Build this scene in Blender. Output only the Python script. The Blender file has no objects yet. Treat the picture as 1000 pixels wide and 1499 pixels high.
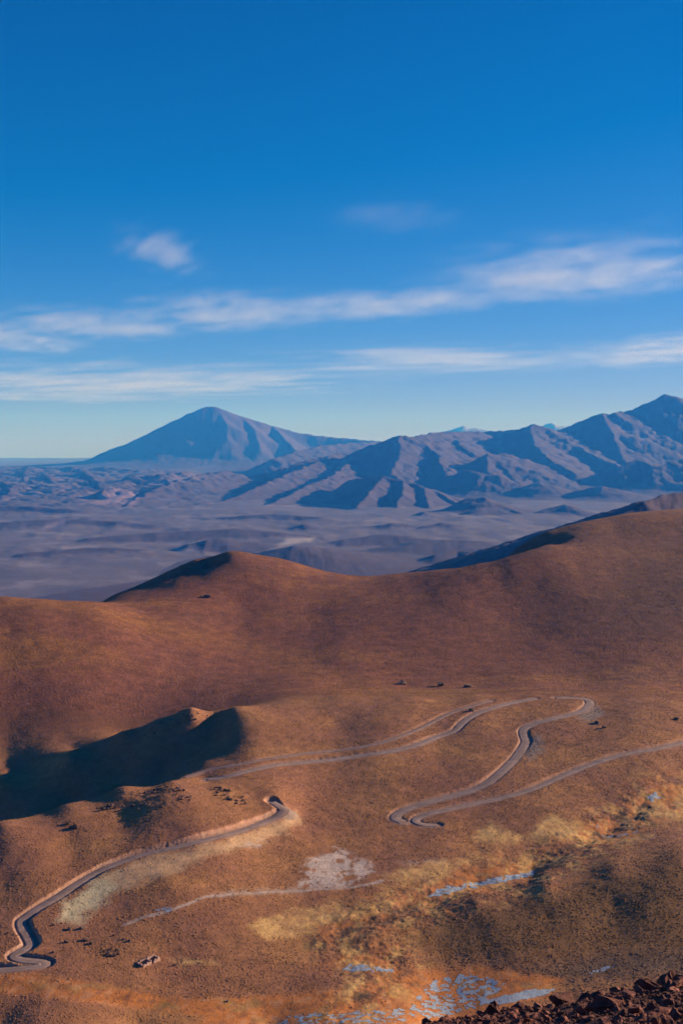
import bpy, bmesh, math, random
import numpy as np
from mathutils import Vector, Matrix

C = bpy.context.scene.collection
SC = bpy.context.scene

# ------------------------------------------------------------------ camera, sky, sun, exposure
F = 1665.0                    # focal length in photo pixels (1000 x 1499)
HY = 650.0                    # eye level row
PITCH = math.atan((749.5 - HY) / F)
cam_d = bpy.data.cameras.new('camera')
cam_d.sensor_fit = 'VERTICAL'
cam_d.sensor_height = 36.0
cam_d.lens = 36.0 * F / 1499.0
cam_d.clip_start = 0.5
cam_d.clip_end = 600000.0
cam = bpy.data.objects.new('camera', cam_d)
cam.rotation_euler = (math.pi / 2 - PITCH, 0, 0)
C.objects.link(cam)
SC.camera = cam

SUN_AZ = math.radians(68)     # clockwise from +Y (view direction)
SUN_EL = math.radians(15)
world = bpy.data.worlds.new('World')
SC.world = world
world.use_nodes = True
wn = world.node_tree
for n in list(wn.nodes):
    wn.nodes.remove(n)
sky = wn.nodes.new('ShaderNodeTexSky')
sky.sky_type = 'NISHITA'
sky.sun_disc = False
sky.sun_elevation = SUN_EL
sky.sun_rotation = SUN_AZ
sky.altitude = 4800
sky.air_density = 1.0
sky.dust_density = 0.3
sky.ozone_density = 2.0
hsv = wn.nodes.new('ShaderNodeHueSaturation')
hsv.inputs['Saturation'].default_value = 1.25
bg = wn.nodes.new('ShaderNodeBackground')
bg.inputs['Strength'].default_value = 0.052
wo = wn.nodes.new('ShaderNodeOutputWorld')
tint = wn.nodes.new('ShaderNodeVectorMath'); tint.operation = 'MULTIPLY_ADD'
tint.inputs[1].default_value = (0.99, 1.02, 1.42)       # thin high-desert air: a deep polarised blue
tint.inputs[2].default_value = (-0.42, 0.0, 0.0)
vmax = wn.nodes.new('ShaderNodeVectorMath'); vmax.operation = 'MAXIMUM'
wn.links.new(sky.outputs[0], hsv.inputs['Color'])
wn.links.new(hsv.outputs[0], tint.inputs[0])
wn.links.new(tint.outputs[0], vmax.inputs[0])
sep = wn.nodes.new('ShaderNodeSeparateXYZ'); com = wn.nodes.new('ShaderNodeCombineXYZ')
wn.links.new(vmax.outputs[0], sep.inputs[0])
for ch, kk in enumerate((0.19, 0.222, 0.089)):           # soft shoulder v / sqrt(1 + (k v)^2): the horizon does not wash out
    sq = wn.nodes.new('ShaderNodeMath'); sq.operation = 'MULTIPLY'
    wn.links.new(sep.outputs[ch], sq.inputs[0]); wn.links.new(sep.outputs[ch], sq.inputs[1])
    m1 = wn.nodes.new('ShaderNodeMath'); m1.operation = 'MULTIPLY_ADD'; m1.inputs[1].default_value = kk * kk; m1.inputs[2].default_value = 1.0
    wn.links.new(sq.outputs[0], m1.inputs[0])
    rt = wn.nodes.new('ShaderNodeMath'); rt.operation = 'SQRT'; wn.links.new(m1.outputs[0], rt.inputs[0])
    dv = wn.nodes.new('ShaderNodeMath'); dv.operation = 'DIVIDE'
    wn.links.new(sep.outputs[ch], dv.inputs[0]); wn.links.new(rt.outputs[0], dv.inputs[1])
    wn.links.new(dv.outputs[0], com.inputs[ch])
wn.links.new(com.outputs[0], bg.inputs['Color'])
wn.links.new(bg.outputs[0], wo.inputs['Surface'])

sun_d = bpy.data.lights.new('sun', 'SUN')
sun_d.energy = 5.0
sun_d.angle = math.radians(0.5)
sun_d.color = (1.0, 0.83, 0.64)
sun = bpy.data.objects.new('sun', sun_d)
to_sun = Vector((math.sin(SUN_AZ) * math.cos(SUN_EL), math.cos(SUN_AZ) * math.cos(SUN_EL), math.sin(SUN_EL)))
sun.rotation_euler = to_sun.to_track_quat('Z', 'Y').to_euler()
C.objects.link(sun)

SC.view_settings.view_transform = 'Standard'
SC.view_settings.look = 'None'
SC.view_settings.gamma = 1.0
SC.view_settings.use_curve_mapping = False
SC.view_settings.exposure = 1.0
SC.cycles.max_bounces = 4
SC.cycles.diffuse_bounces = 2
SC.cycles.volume_bounces = 0
SC.cycles.use_denoising = True
SC.cycles.denoising_prefilter = 'FAST'

# ------------------------------------------------------------------ helpers
SP, CP = math.sin(PITCH), math.cos(PITCH)


def ray(px, py):
    """direction of a photo pixel, scaled to run one metre along +Y"""
    x = (np.asarray(px, float) - 500.0) / F
    y = (749.5 - np.asarray(py, float)) / F
    dy = CP + y * SP
    dz = -SP + y * CP
    return x / dy, dz / dy


def pix(X, Y, Z):
    """photo pixel of a world point"""
    f = Y * CP - Z * SP
    v = Y * SP + Z * CP
    return 500 + F * X / f, 749.5 - F * v / f


def gnoise(x, y, seed=0):
    x = np.asarray(x, float); y = np.asarray(y, float)
    xi = np.floor(x).astype(np.int64); yi = np.floor(y).astype(np.int64)
    xf = x - xi; yf = y - yi
    u = xf * xf * xf * (xf * (xf * 6 - 15) + 10)
    v = yf * yf * yf * (yf * (yf * 6 - 15) + 10)

    def g(ix, iy, dx, dy):
        h = (ix * 374761393 + iy * 668265263 + seed * 974634777) & 0xffffffff
        h = ((h ^ (h >> 13)) * 1274126177) & 0xffffffff
        h = (h ^ (h >> 16)) & 0xffff
        a = h * (2 * math.pi / 65536.0)
        return np.cos(a) * dx + np.sin(a) * dy
    n00 = g(xi, yi, xf, yf); n10 = g(xi + 1, yi, xf - 1, yf)
    n01 = g(xi, yi + 1, xf, yf - 1); n11 = g(xi + 1, yi + 1, xf - 1, yf - 1)
    a = n00 + u * (n10 - n00); b = n01 + u * (n11 - n01)
    return (a + v * (b - a)) * 1.5


def fbm(x, y, octaves=4, seed=0, gain=0.5):
    s = 0.0; a = 1.0; t = 0.0
    for o in range(octaves):
        s = s + a * gnoise(x * 2 ** o + 17.3 * o, y * 2 ** o - 9.1 * o, seed + o)
        t += a; a *= gain
    return s / t


def sstep(a, b, x):
    t = np.clip((x - a) / (b - a), 0, 1)
    return t * t * (3 - 2 * t)


def poly_sd(px, py, poly):
    """signed distance (positive inside) to a polygon"""
    P = np.array(poly, float)
    d2 = np.full(px.shape, 1e18); inside = np.zeros(px.shape, bool)
    n = len(P)
    for i in range(n):
        x0, y0 = P[i]; x1, y1 = P[(i + 1) % n]
        ex, ey = x1 - x0, y1 - y0
        t = np.clip(((px - x0) * ex + (py - y0) * ey) / (ex * ex + ey * ey + 1e-9), 0, 1)
        d2 = np.minimum(d2, (px - x0 - t * ex) ** 2 + (py - y0 - t * ey) ** 2)
        c = ((y0 > py) != (y1 > py))
        if y1 != y0:
            inside ^= c & (px < (x1 - x0) * (py - y0) / (y1 - y0) + x0)
    d = np.sqrt(d2)
    return np.where(inside, d, -d)


def line_d(px, py, pts):
    P = np.array(pts, float); d2 = np.full(px.shape, 1e18)
    for i in range(len(P) - 1):
        x0, y0 = P[i]; x1, y1 = P[i + 1]
        ex, ey = x1 - x0, y1 - y0
        t = np.clip(((px - x0) * ex + (py - y0) * ey) / (ex * ex + ey * ey + 1e-9), 0, 1)
        d2 = np.minimum(d2, (px - x0 - t * ex) ** 2 + (py - y0 - t * ey) ** 2)
    return np.sqrt(d2)


def mesh_from(name, V, Q, mat, smooth=True, attrs=None):
    me = bpy.data.meshes.new(name)
    V = np.ascontiguousarray(V, np.float32)
    Q = np.ascontiguousarray(Q, np.int32)
    k = Q.shape[1]
    me.vertices.add(len(V)); me.vertices.foreach_set('co', V.ravel())
    me.loops.add(Q.size); me.loops.foreach_set('vertex_index', Q.ravel())
    me.polygons.add(len(Q))
    me.polygons.foreach_set('loop_start', np.arange(0, Q.size, k, dtype=np.int32))
    me.polygons.foreach_set('loop_total', np.full(len(Q), k, np.int32))
    me.polygons.foreach_set('use_smooth', np.full(len(Q), smooth, bool))
    me.update(calc_edges=True)
    if attrs:
        for an, av in attrs.items():
            if av.ndim == 2:
                a = me.attributes.new(an, 'FLOAT_COLOR', 'POINT')
                c = np.ones((len(V), 4), np.float32); c[:, :3] = av
                a.data.foreach_set('color', c.ravel())
            else:
                a = me.attributes.new(an, 'FLOAT', 'POINT')
                a.data.foreach_set('value', np.ascontiguousarray(av, np.float32))
    if mat:
        me.materials.append(mat)
    return me


def put(name, me, kind=None, label=None, cat=None, group=None, parent=None, loc=None, rot=None, scale=None):
    o = bpy.data.objects.new(name, me)
    C.objects.link(o)
    if kind: o['kind'] = kind
    if label: o['label'] = label
    if cat: o['category'] = cat
    if group: o['group'] = group
    if parent is not None: o.parent = parent
    if loc is not None: o.location = loc
    if rot is not None: o.rotation_euler = rot
    if scale is not None: o.scale = scale
    return o


def sub_grid(name, V, idx_mask, nr, nc, mat, attrs, lift=0.0):
    """one mesh of the grid quads chosen by idx_mask (nr-1 x nc-1)"""
    r, c = np.nonzero(idx_mask)
    q = np.stack([r * nc + c, r * nc + c + 1, (r + 1) * nc + c + 1, (r + 1) * nc + c], 1)
    used, inv = np.unique(q.ravel(), return_inverse=True)
    VV = V[used].copy()
    VV[:, 2] += lift
    return mesh_from(name, VV, inv.reshape(-1, 4), mat, True, {k: a[used] for k, a in attrs.items()})


# ------------------------------------------------------------------ materials
def new_mat(name):
    m = bpy.data.materials.new(name); m.use_nodes = True
    nt = m.node_tree
    b = nt.nodes['Principled BSDF']
    b.inputs['Roughness'].default_value = 0.95
    b.inputs['Specular IOR Level'].default_value = 0.15
    return m, nt, b


def noise_node(nt, scale, detail=4, rough=0.6, coord=None, vec_scale=None):
    n = nt.nodes.new('ShaderNodeTexNoise')
    n.inputs['Scale'].default_value = scale
    n.inputs['Detail'].default_value = detail
    n.inputs['Roughness'].default_value = rough
    if coord is not None:
        if vec_scale:
            mp = nt.nodes.new('ShaderNodeMapping'); mp.inputs['Scale'].default_value = vec_scale
            nt.links.new(coord, mp.inputs[0]); nt.links.new(mp.outputs[0], n.inputs['Vector'])
        else:
            nt.links.new(coord, n.inputs['Vector'])
    return n


def ramp(nt, fac, stops):
    r = nt.nodes.new('ShaderNodeValToRGB')
    el = r.color_ramp.elements
    while len(el) < len(stops): el.new(0.5)
    for e, (p, c) in zip(el, stops):
        e.position = p; e.color = (*c, 1) if len(c) == 3 else c
    nt.links.new(fac, r.inputs[0])
    return r


def mixc(nt, mode, fac, a, b):
    m = nt.nodes.new('ShaderNodeMix'); m.data_type = 'RGBA'; m.blend_type = mode
    for s, v in ((m.inputs['Factor'], fac), (m.inputs['A'], a), (m.inputs['B'], b)):
        if hasattr(v, 'links'): nt.links.new(v, s)
        elif isinstance(v, (int, float)): s.default_value = v
        else: s.default_value = (*v, 1)
    return m.outputs['Result']


def ground_mat(name, speck, fine, lo=0.72, hi=1.3, bump=0.0, bump_scale=1.0):
    """vertex-attribute soil colour broken up by two sizes of grain"""
    m, nt, b = new_mat(name)
    at = nt.nodes.new('ShaderNodeAttribute'); at.attribute_name = 'soil'
    geo = nt.nodes.new('ShaderNodeNewGeometry')
    n1 = noise_node(nt, speck, 5, 0.7, geo.outputs['Position'])
    r1 = ramp(nt, n1.outputs['Fac'], [(0.3, (lo,) * 3), (0.7, (hi,) * 3)])
    n2 = noise_node(nt, fine, 3, 0.7, geo.outputs['Position'])
    r2 = ramp(nt, n2.outputs['Fac'], [(0.3, (lo,) * 3), (0.7, (hi,) * 3)])
    c = mixc(nt, 'MULTIPLY', 1.0, at.outputs['Color'], r1.outputs[0])
    c = mixc(nt, 'MULTIPLY', 1.0, c, r2.outputs[0])
    nt.links.new(c, b.inputs['Base Color'])
    if bump:
        bp = nt.nodes.new('ShaderNodeBump'); bp.inputs['Strength'].default_value = bump
        bp.inputs['Distance'].default_value = bump_scale
        nt.links.new(n2.outputs['Fac'], bp.inputs['Height'])
        nt.links.new(bp.outputs[0], b.inputs['Normal'])
    return m


def plain_mat(name, c0, c1, scale, rough=0.95, bump=0.0, bump_d=0.1, spec=0.15, coord='pos'):
    m, nt, b = new_mat(name)
    if coord == 'pos':
        co = nt.nodes.new('ShaderNodeNewGeometry').outputs['Position']
    else:
        co = nt.nodes.new('ShaderNodeTexCoord').outputs['Object']
    n = noise_node(nt, scale, 6, 0.65, co)
    r = ramp(nt, n.outputs['Fac'], [(0.3, c0), (0.7, c1)])
    nt.links.new(r.outputs[0], b.inputs['Base Color'])
    b.inputs['Roughness'].default_value = rough
    b.inputs['Specular IOR Level'].default_value = spec
    if bump:
        bp = nt.nodes.new('ShaderNodeBump'); bp.inputs['Strength'].default_value = bump
        bp.inputs['Distance'].default_value = bump_d
        nt.links.new(n.outputs['Fac'], bp.inputs['Height'])
        nt.links.new(bp.outputs[0], b.inputs['Normal'])
    return m


M_valley = ground_mat('valley_soil', 0.12, 0.9, 0.75, 1.25, 0.6, 0.6)
M_hill = ground_mat('hill_soil', 0.06, 0.40, 0.66, 1.36, 0.8, 1.8)
M_far = ground_mat('far_rock', 0.004, 0.02, 0.85, 1.15)
def road_mat(name, c0, c1, dark):
    """dusty gravel: patches from noise, two paler wheel tracks and ragged shoulders from the across-road attribute"""
    m = plain_mat(name, c0, c1, 0.25, 0.92)
    nt = m.node_tree; b = nt.nodes['Principled BSDF']
    base = b.inputs['Base Color'].links[0].from_socket
    at = nt.nodes.new('ShaderNodeAttribute'); at.attribute_name = 'across'
    r = ramp(nt, at.outputs['Fac'], [(0.0, (0.95, 0.85, 0.80)), (0.10, (0.80, 0.78, 0.78)), (0.27, (1.12, 1.1, 1.1)), (0.5, (0.88, 0.86, 0.86)), (0.72, (1.12, 1.1, 1.1))])
    e = r.color_ramp.elements.new(1.0); e.color = (0.95, 0.85, 0.80, 1)
    geo = nt.nodes.new('ShaderNodeNewGeometry')
    n = noise_node(nt, 0.07, 5, 0.7, geo.outputs['Position'])
    r2 = ramp(nt, n.outputs['Fac'], [(0.35, (0.82, 0.80, 0.80)), (0.65, (1.15, 1.12, 1.08))])
    c = mixc(nt, 'MULTIPLY', 1.0, base, r.outputs[0])
    c = mixc(nt, 'MULTIPLY', 1.0, c, r2.outputs[0])
    nt.links.new(c, b.inputs['Base Color'])
    return m


M_road = road_mat('road_gravel', (0.21, 0.145, 0.135), (0.31, 0.22, 0.20), 0)
M_track = road_mat('track_gravel', (0.20, 0.125, 0.11), (0.29, 0.19, 0.165), 0)
M_ice = plain_mat('ice', (0.12, 0.145, 0.20), (0.40, 0.45, 0.55), 1.1, 0.6, 0.3, 0.3, 0.4)
M_rust = plain_mat('rust_rock', (0.075, 0.028, 0.024), (0.26, 0.10, 0.078), 7.0, 0.9, 0.9, 0.05)
_nt = M_rust.node_tree; _b = _nt.nodes['Principled BSDF']
_oi = _nt.nodes.new('ShaderNodeObjectInfo')
_rr = ramp(_nt, _oi.outputs['Random'], [(0.0, (0.55, 0.6, 0.65)), (0.5, (0.9, 0.85, 0.85)), (1.0, (1.25, 1.2, 1.2))])
_old = _b.inputs['Base Color'].links[0].from_socket
_nt.links.new(mixc(_nt, 'MULTIPLY', 1.0, _old, _rr.outputs[0]), _b.inputs['Base Color'])
M_scarp = plain_mat('rust_gravel', (0.09, 0.03, 0.022), (0.22, 0.08, 0.06), 6.0, 0.95, 0.8, 0.05)
M_dark = plain_mat('dark_rock', (0.055, 0.035, 0.030), (0.13, 0.08, 0.065), 0.4, 0.9, 0.7, 0.2)
M_scree = plain_mat('scree_stone', (0.16, 0.125, 0.115), (0.30, 0.24, 0.22), 0.6, 0.9, 0.5, 0.1)
M_wall = plain_mat('field_stone', (0.30, 0.18, 0.155), (0.52, 0.34, 0.29), 1.2, 0.95, 0.8, 0.1)

# ------------------------------------------------------------------ near terrain: valley and brown hills
CTRL = []


def P(px, py, d):
    tx, tz = ray(px, py)
    CTRL.append((float(tx), math.log(d), float(tz) * d))


def Z(px, d, z):
    CTRL.append(((px - 500.0) / F, math.log(d), z))


for px in (-200, 0, 200, 400, 600, 800, 1000, 1200):
    Z(px, 430, -263); Z(px, 480, -267)
    Z(px, 360, -262)
for t in [
    # valley floor, stream
    (-180, 1499, 532), (0, 1499, 532), (200, 1499, 530), (400, 1499, 533), (650, 1499, 537), (820, 1499, 533), (1000, 1499, 525), (1180, 1499, 520),
    (600, 1440, 572), (520, 1390, 610), (550, 1330, 660), (700, 1282, 710), (780, 1270, 722), (900, 1220, 782), (1000, 1165, 855), (1150, 1140, 900),
    (0, 1460, 555), (200, 1450, 562), (400, 1450, 565), (400, 1400, 602), (-180, 1460, 555),
    # rocky hill that carries the left road
    (0, 1415, 586), (40, 1380, 612), (120, 1390, 604), (0, 1300, 682), (80, 1300, 678), (0, 1250, 722), (-180, 1300, 690), (-180, 1230, 740),
    (200, 1330, 650), (250, 1300, 672), (250, 1240, 730), (250, 1400, 600), (350, 1330, 655), (350, 1250, 728), (100, 1230, 745), (180, 1190, 785),
    (0, 1205, 770), (100, 1178, 805), (180, 1152, 828), (250, 1143, 838), (320, 1150, 835), (370, 1163, 822), (405, 1178, 806), (-180, 1225, 752),
    (400, 1200, 788), (450, 1250, 742), (500, 1280, 713), (440, 1300, 690), (440, 1200, 800), (500, 1220, 782), (560, 1250, 748),
    # shadowed ridge: crest, middle of its near face, foot, rim of the bench
    (345, 1035, 1035), (280, 1037, 1030), (230, 1055, 1025), (180, 1073, 1020), (100, 1108, 1000), (0, 1143, 980), (-150, 1190, 960),
    (280, 1069, 1003), (180, 1112, 988), (100, 1143, 972), (0, 1173, 957),
    (310, 1083, 990), (280, 1102, 974), (240, 1127, 962), (180, 1150, 956), (100, 1178, 943), (0, 1203, 933), (-150, 1245, 915),
    (340, 1087, 957), (300, 1117, 913), (265, 1137, 882), (240, 1152, 867),
    # bench with the roads
    (420, 1030, 1070), (500, 1024, 1085), (600, 1021, 1095), (700, 1019, 1105), (780, 1019, 1105), (850, 1020, 1100), (930, 1024, 1090), (1000, 1030, 1080), (1180, 1035, 1080),
    (500, 1060, 1010), (400, 1090, 945), (340, 1120, 895), (300, 1140, 868), (540, 1105, 925), (650, 1075, 982), (450, 1150, 860), (600, 1150, 865), (600, 1190, 817),
    (700, 1130, 890), (760, 1070, 990), (740, 1120, 905), (870, 1045, 1040), (870, 1110, 920), (1000, 1085, 968), (950, 1130, 895), (800, 1160, 852), (700, 1190, 818), (650, 1210, 792), (580, 1210, 793),
    (1180, 1080, 975), (880, 1160, 856), (800, 1210, 792), (720, 1240, 757), (640, 1250, 746),
    # hillock on the right
    (1000, 1215, 772), (1000, 1245, 696), (900, 1268, 681), (1000, 1290, 662), (800, 1290, 668), (700, 1318, 652), (800, 1345, 635), (900, 1320, 648), (800, 1385, 604), (900, 1352, 625), (900, 1388, 601), (720, 1365, 621), (650, 1378, 618),
    (1000, 1350, 622), (1000, 1388, 598), (1000, 1425, 575), (800, 1420, 584), (650, 1405, 602), (720, 1405, 597), (1180, 1250, 695), (1180, 1380, 605), (850, 1240, 750), (700, 1345, 641),
    # big slopes
    (0, 1050, 1160), (0, 950, 1310), (0, 910, 1400), (0, 872, 1500), (60, 876, 1500), (110, 882, 1480), (-150, 868, 1480), (-150, 1000, 1220),
    (200, 1040, 1190), (200, 950, 1360), (200, 895, 1540), (100, 1000, 1235), (100, 920, 1400), (300, 1000, 1270), (300, 930, 1470), (150, 883, 1505), (215, 870, 1600), (260, 851, 1700), (310, 829, 1770),
    (290, 820, 1855), (250, 835, 1850), (200, 858, 1835), (152, 881, 1790), (330, 809, 1850), (380, 813, 1850), (420, 820, 1850),
    (350, 1010, 1250), (500, 1010, 1285), (350, 900, 1600),
    (500, 842, 1800), (450, 900, 1600), (500, 956, 1390), (550, 900, 1572), (620, 870, 1668), (600, 838, 1850), (650, 833, 1820), (700, 826, 1815), (740, 816, 1825), (770, 808, 1870), (800, 798, 1920), (735, 850, 1690), (780, 862, 1655), (830, 788, 1985), (760, 803, 2050), (800, 783, 2060), (850, 767, 2110), (920, 753, 2170), (1000, 745, 2230), (1180, 735, 2300),
    (900, 776, 2020), (1000, 766, 2060), (900, 798, 1885), (1000, 790, 1950), (900, 850, 1695), (1000, 850, 1690), (760, 900, 1572), (900, 950, 1410), (1000, 950, 1400), (650, 950, 1430),
    (700, 1010, 1260), (850, 1012, 1245), (1000, 1012, 1240), (600, 1010, 1270), (1180, 1010, 1240), (1180, 850, 1740), (1180, 950, 1420), (700, 860, 1665),
]:
    P(*t)
for px, d, z in ((345, 1092, -258), (280, 1088, -264), (230, 1085, -274), (180, 1078, -281), (100, 1062, -288), (0, 1045, -300), (0, 1095, -297), (100, 1110, -287), (-150, 1060, -307), (150, 1600, -237), (215, 1720, -231), (260, 1772, -222), (305, 1808, -200), (775, 1920, -192), (805, 1950, -182), (740, 1890, -205), (700, 1900, -222), (650, 1930, -228)):
    Z(px, d, z)
# behind the crests everything falls away to the desert plain
for px, dc, zc in ((-200, 1480, -205), (-50, 1500, -205), (100, 1560, -225), (160, 1860, -268), (250, 1930, -225), (330, 1930, -195), (420, 1940, -205), (500, 1940, -230), (600, 2000, -240), (700, 2120, -240), (800, 2250, -190), (900, 2400, -165), (1000, 2450, -155), (1200, 2500, -150)):
    Z(px, dc * 1.07, zc - 40); Z(px, dc * 1.25, zc - 160); Z(px, dc * 1.6, -640); Z(px, dc * 2.1, -880); Z(px, dc * 2.8, -1000)

CT = np.array(CTRL)
KU = 2.6


def tps_phi(r2):
    return 0.5 * r2 * np.log(r2 + 1e-12)


_n = len(CT)
_A = CT[:, None, :2] - CT[None, :, :2]
_K = tps_phi((_A[..., 0] * KU) ** 2 + _A[..., 1] ** 2) + np.diag(np.where((np.exp(CT[:, 1]) > 1150) & (np.exp(CT[:, 1]) < 1780) & (CT[:, 2] < -212), 1.2e-2, np.where((CT[:, 0] > 0.05) & (np.exp(CT[:, 1]) > 590) & (np.exp(CT[:, 1]) < 705), 2e-3, 1.2e-4)))
_Pm = np.stack([np.ones(_n), CT[:, 0], CT[:, 1]], 1)
_M = np.zeros((_n + 3, _n + 3)); _M[:_n, :_n] = _K; _M[:_n, _n:] = _Pm; _M[_n:, :_n] = _Pm.T
_W = np.linalg.solve(_M, np.concatenate([CT[:, 2], np.zeros(3)]))


def base_z(X, Y, detail=True):
    X = np.asarray(X, float); Y = np.asarray(Y, float)
    sh = X.shape
    u = (X / Y).ravel(); l = np.log(Y).ravel()
    out = np.empty(u.shape)
    for s in range(0, len(u), 20000):
        a = u[s:s + 20000]; b = l[s:s + 20000]
        r2 = ((a[:, None] - CT[None, :, 0]) * KU) ** 2 + (b[:, None] - CT[None, :, 1]) ** 2
        out[s:s + 20000] = tps_phi(r2) @ _W[:_n] + _W[_n] + _W[_n + 1] * a + _W[_n + 2] * b
    out = out.reshape(sh)
    if detail:
        far = sstep(1080, 1350, Y)
        out = out + (1 - far) * (1.1 * fbm(X / 90, Y / 90, 3, 3) + 0.35 * fbm(X / 14, Y / 14, 3, 5))
        wx = X + 40 * gnoise(X / 300, Y / 300, 31); wy = Y + 40 * gnoise(X / 300 + 7, Y / 300, 32)
        rid = 1 - np.abs(gnoise(wx / 190, wy / 420, 8))
        out = out + far * (1.0 * fbm(X / 260, Y / 260, 3, 9) + 0.9 * fbm(X / 40, Y / 60, 4, 11) + 1.8 * (rid - 0.75))
        # broken rock on crests
        px, py = pix(X, Y, out)
        crag = sstep(-6, 14, poly_sd(px, py, [(150, 1180), (180, 1150), (290, 1143), (300, 1160), (270, 1185), (200, 1190)])) \
            + sstep(-6, 10, poly_sd(px, py, [(300, 1158), (330, 1150), (365, 1162), (375, 1180), (340, 1178)]))
        out = out + crag * 1.0 * np.abs(fbm(X / 11, Y / 11, 4, 21)) * (Y < 900)
        crag2 = sstep(-12, 8, poly_sd(px, py, [(170, 1090), (200, 1062), (270, 1030), (350, 1030), (345, 1050), (260, 1085), (190, 1110)]))
        out = out + crag2 * 0.5 * np.abs(fbm(X / 14, Y / 22, 4, 23)) * (Y > 880) * (Y < 1150)
        crag3 = sstep(-14, 10, -np.abs(py - 785 + (px - 880) * 0.13) + 14) * sstep(770, 850, px) * (Y > 1700) * (Y < 2150)
        out = out + crag3 * 1.0 * np.abs(fbm(X / 22, Y / 26, 4, 27))
        crag4 = sstep(-20, 20, poly_sd(px, py, [(225, 850), (270, 822), (340, 808), (340, 825), (280, 845)])) * (Y > 1650) * (Y < 1950)
        out = out + crag4 * 2.5 * np.abs(fbm(X / 26, Y / 26, 4, 29))
        crag5 = sstep(-20, 30, poly_sd(px, py, [(-60, 900), (0, 895), (60, 915), (95, 950), (60, 970), (-60, 960)])) * (Y > 1200) * (Y < 1600)
        out = out + crag5 * 1.4 * np.abs(fbm(X / 30, Y / 30, 4, 30))
    return out


_ds = np.exp(np.linspace(math.log(440), math.log(2400), 1100))


def hit(px, py):
    """first terrain point seen through a photo pixel"""
    tx, tz = ray(px, py)
    g = base_z(tx * _ds, _ds, False) - tz * _ds
    i = int(np.argmax(g > 0))
    i = max(i, 1)
    t = g[i - 1] / (g[i - 1] - g[i] + 1e-12)
    d = _ds[i - 1] + t * (_ds[i] - _ds[i - 1])
    return float(tx * d), float(d)


def smooth_path(pts, step=2.0):
    Pt = np.array(pts, float)
    Pt = np.vstack([2 * Pt[0] - Pt[1], Pt, 2 * Pt[-1] - Pt[-2]])
    out = []
    for i in range(1, len(Pt) - 2):
        p0, p1, p2, p3 = Pt[i - 1:i + 3]
        k = max(2, int(np.linalg.norm(p2 - p1) / step))
        for j in range(k):
            t = j / k
            out.append(0.5 * ((2 * p1) + (-p0 + p2) * t + (2 * p0 - 5 * p1 + 4 * p2 - p3) * t * t + (-p0 + 3 * p1 - 3 * p2 + p3) * t ** 3))
    out.append(Pt[-2])
    return np.array(out)


ROADS = [
    ('road', 'grey gravel road winding up the left hillside above an orange cut bank', 7.0, 1.1, M_road,
     [(-60, 1420), (0, 1417), (47, 1413), (66, 1409), (60, 1405), (29, 1402), (20, 1397), (30, 1390), (44, 1381), (41, 1370), (33, 1357), (31, 1346), (40, 1338), (60, 1324), (86, 1309), (114, 1291), (151, 1270), (195, 1253), (234, 1243), (290, 1229), (337, 1218), (365, 1209), (390, 1200), (408, 1191), (414, 1185), (412, 1181)]),
    ('road', 'pale gravel road climbing across the middle bench towards its rim', 8.0, 0.4, M_road,
     [(304, 1141), (327, 1137), (362, 1128), (407, 1119), (460, 1114), (512, 1108), (565, 1100), (608, 1090), (640, 1078), (666, 1069), (678, 1057), (694, 1046), (720, 1036), (752, 1028), (784, 1022)]),
    ('road', 'gravel road in an S bend dropping from the rim of the bench', 8.5, 0.4, M_road,
     [(815, 1021), (840, 1021), (858, 1023), (864, 1029), (857, 1037), (845, 1043), (816, 1050), (784, 1058), (768, 1066), (767, 1076), (770, 1085), (762, 1099), (746, 1118), (720, 1141), (694, 1155), (656, 1166), (608, 1179), (584, 1189), (579, 1197), (590, 1203)]),
    ('road', 'gravel road running along the right foot of the bench', 7.0, 0.4, M_road,
     [(640, 1207), (621, 1207), (608, 1201), (619, 1193), (650, 1185), (694, 1176), (752, 1163), (790, 1150), (835, 1130), (880, 1113), (916, 1103), (956, 1096), (1000, 1086), (1090, 1066)]),
    ('track', 'faint abandoned track running just above the pale bench road', 6.0, 0.25, M_track,
     [(271, 1137), (302, 1128), (355, 1117), (410, 1108), (460, 1101), (547, 1089), (592, 1075), (624, 1061), (656, 1045), (688, 1034), (720, 1025)]),
]

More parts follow.
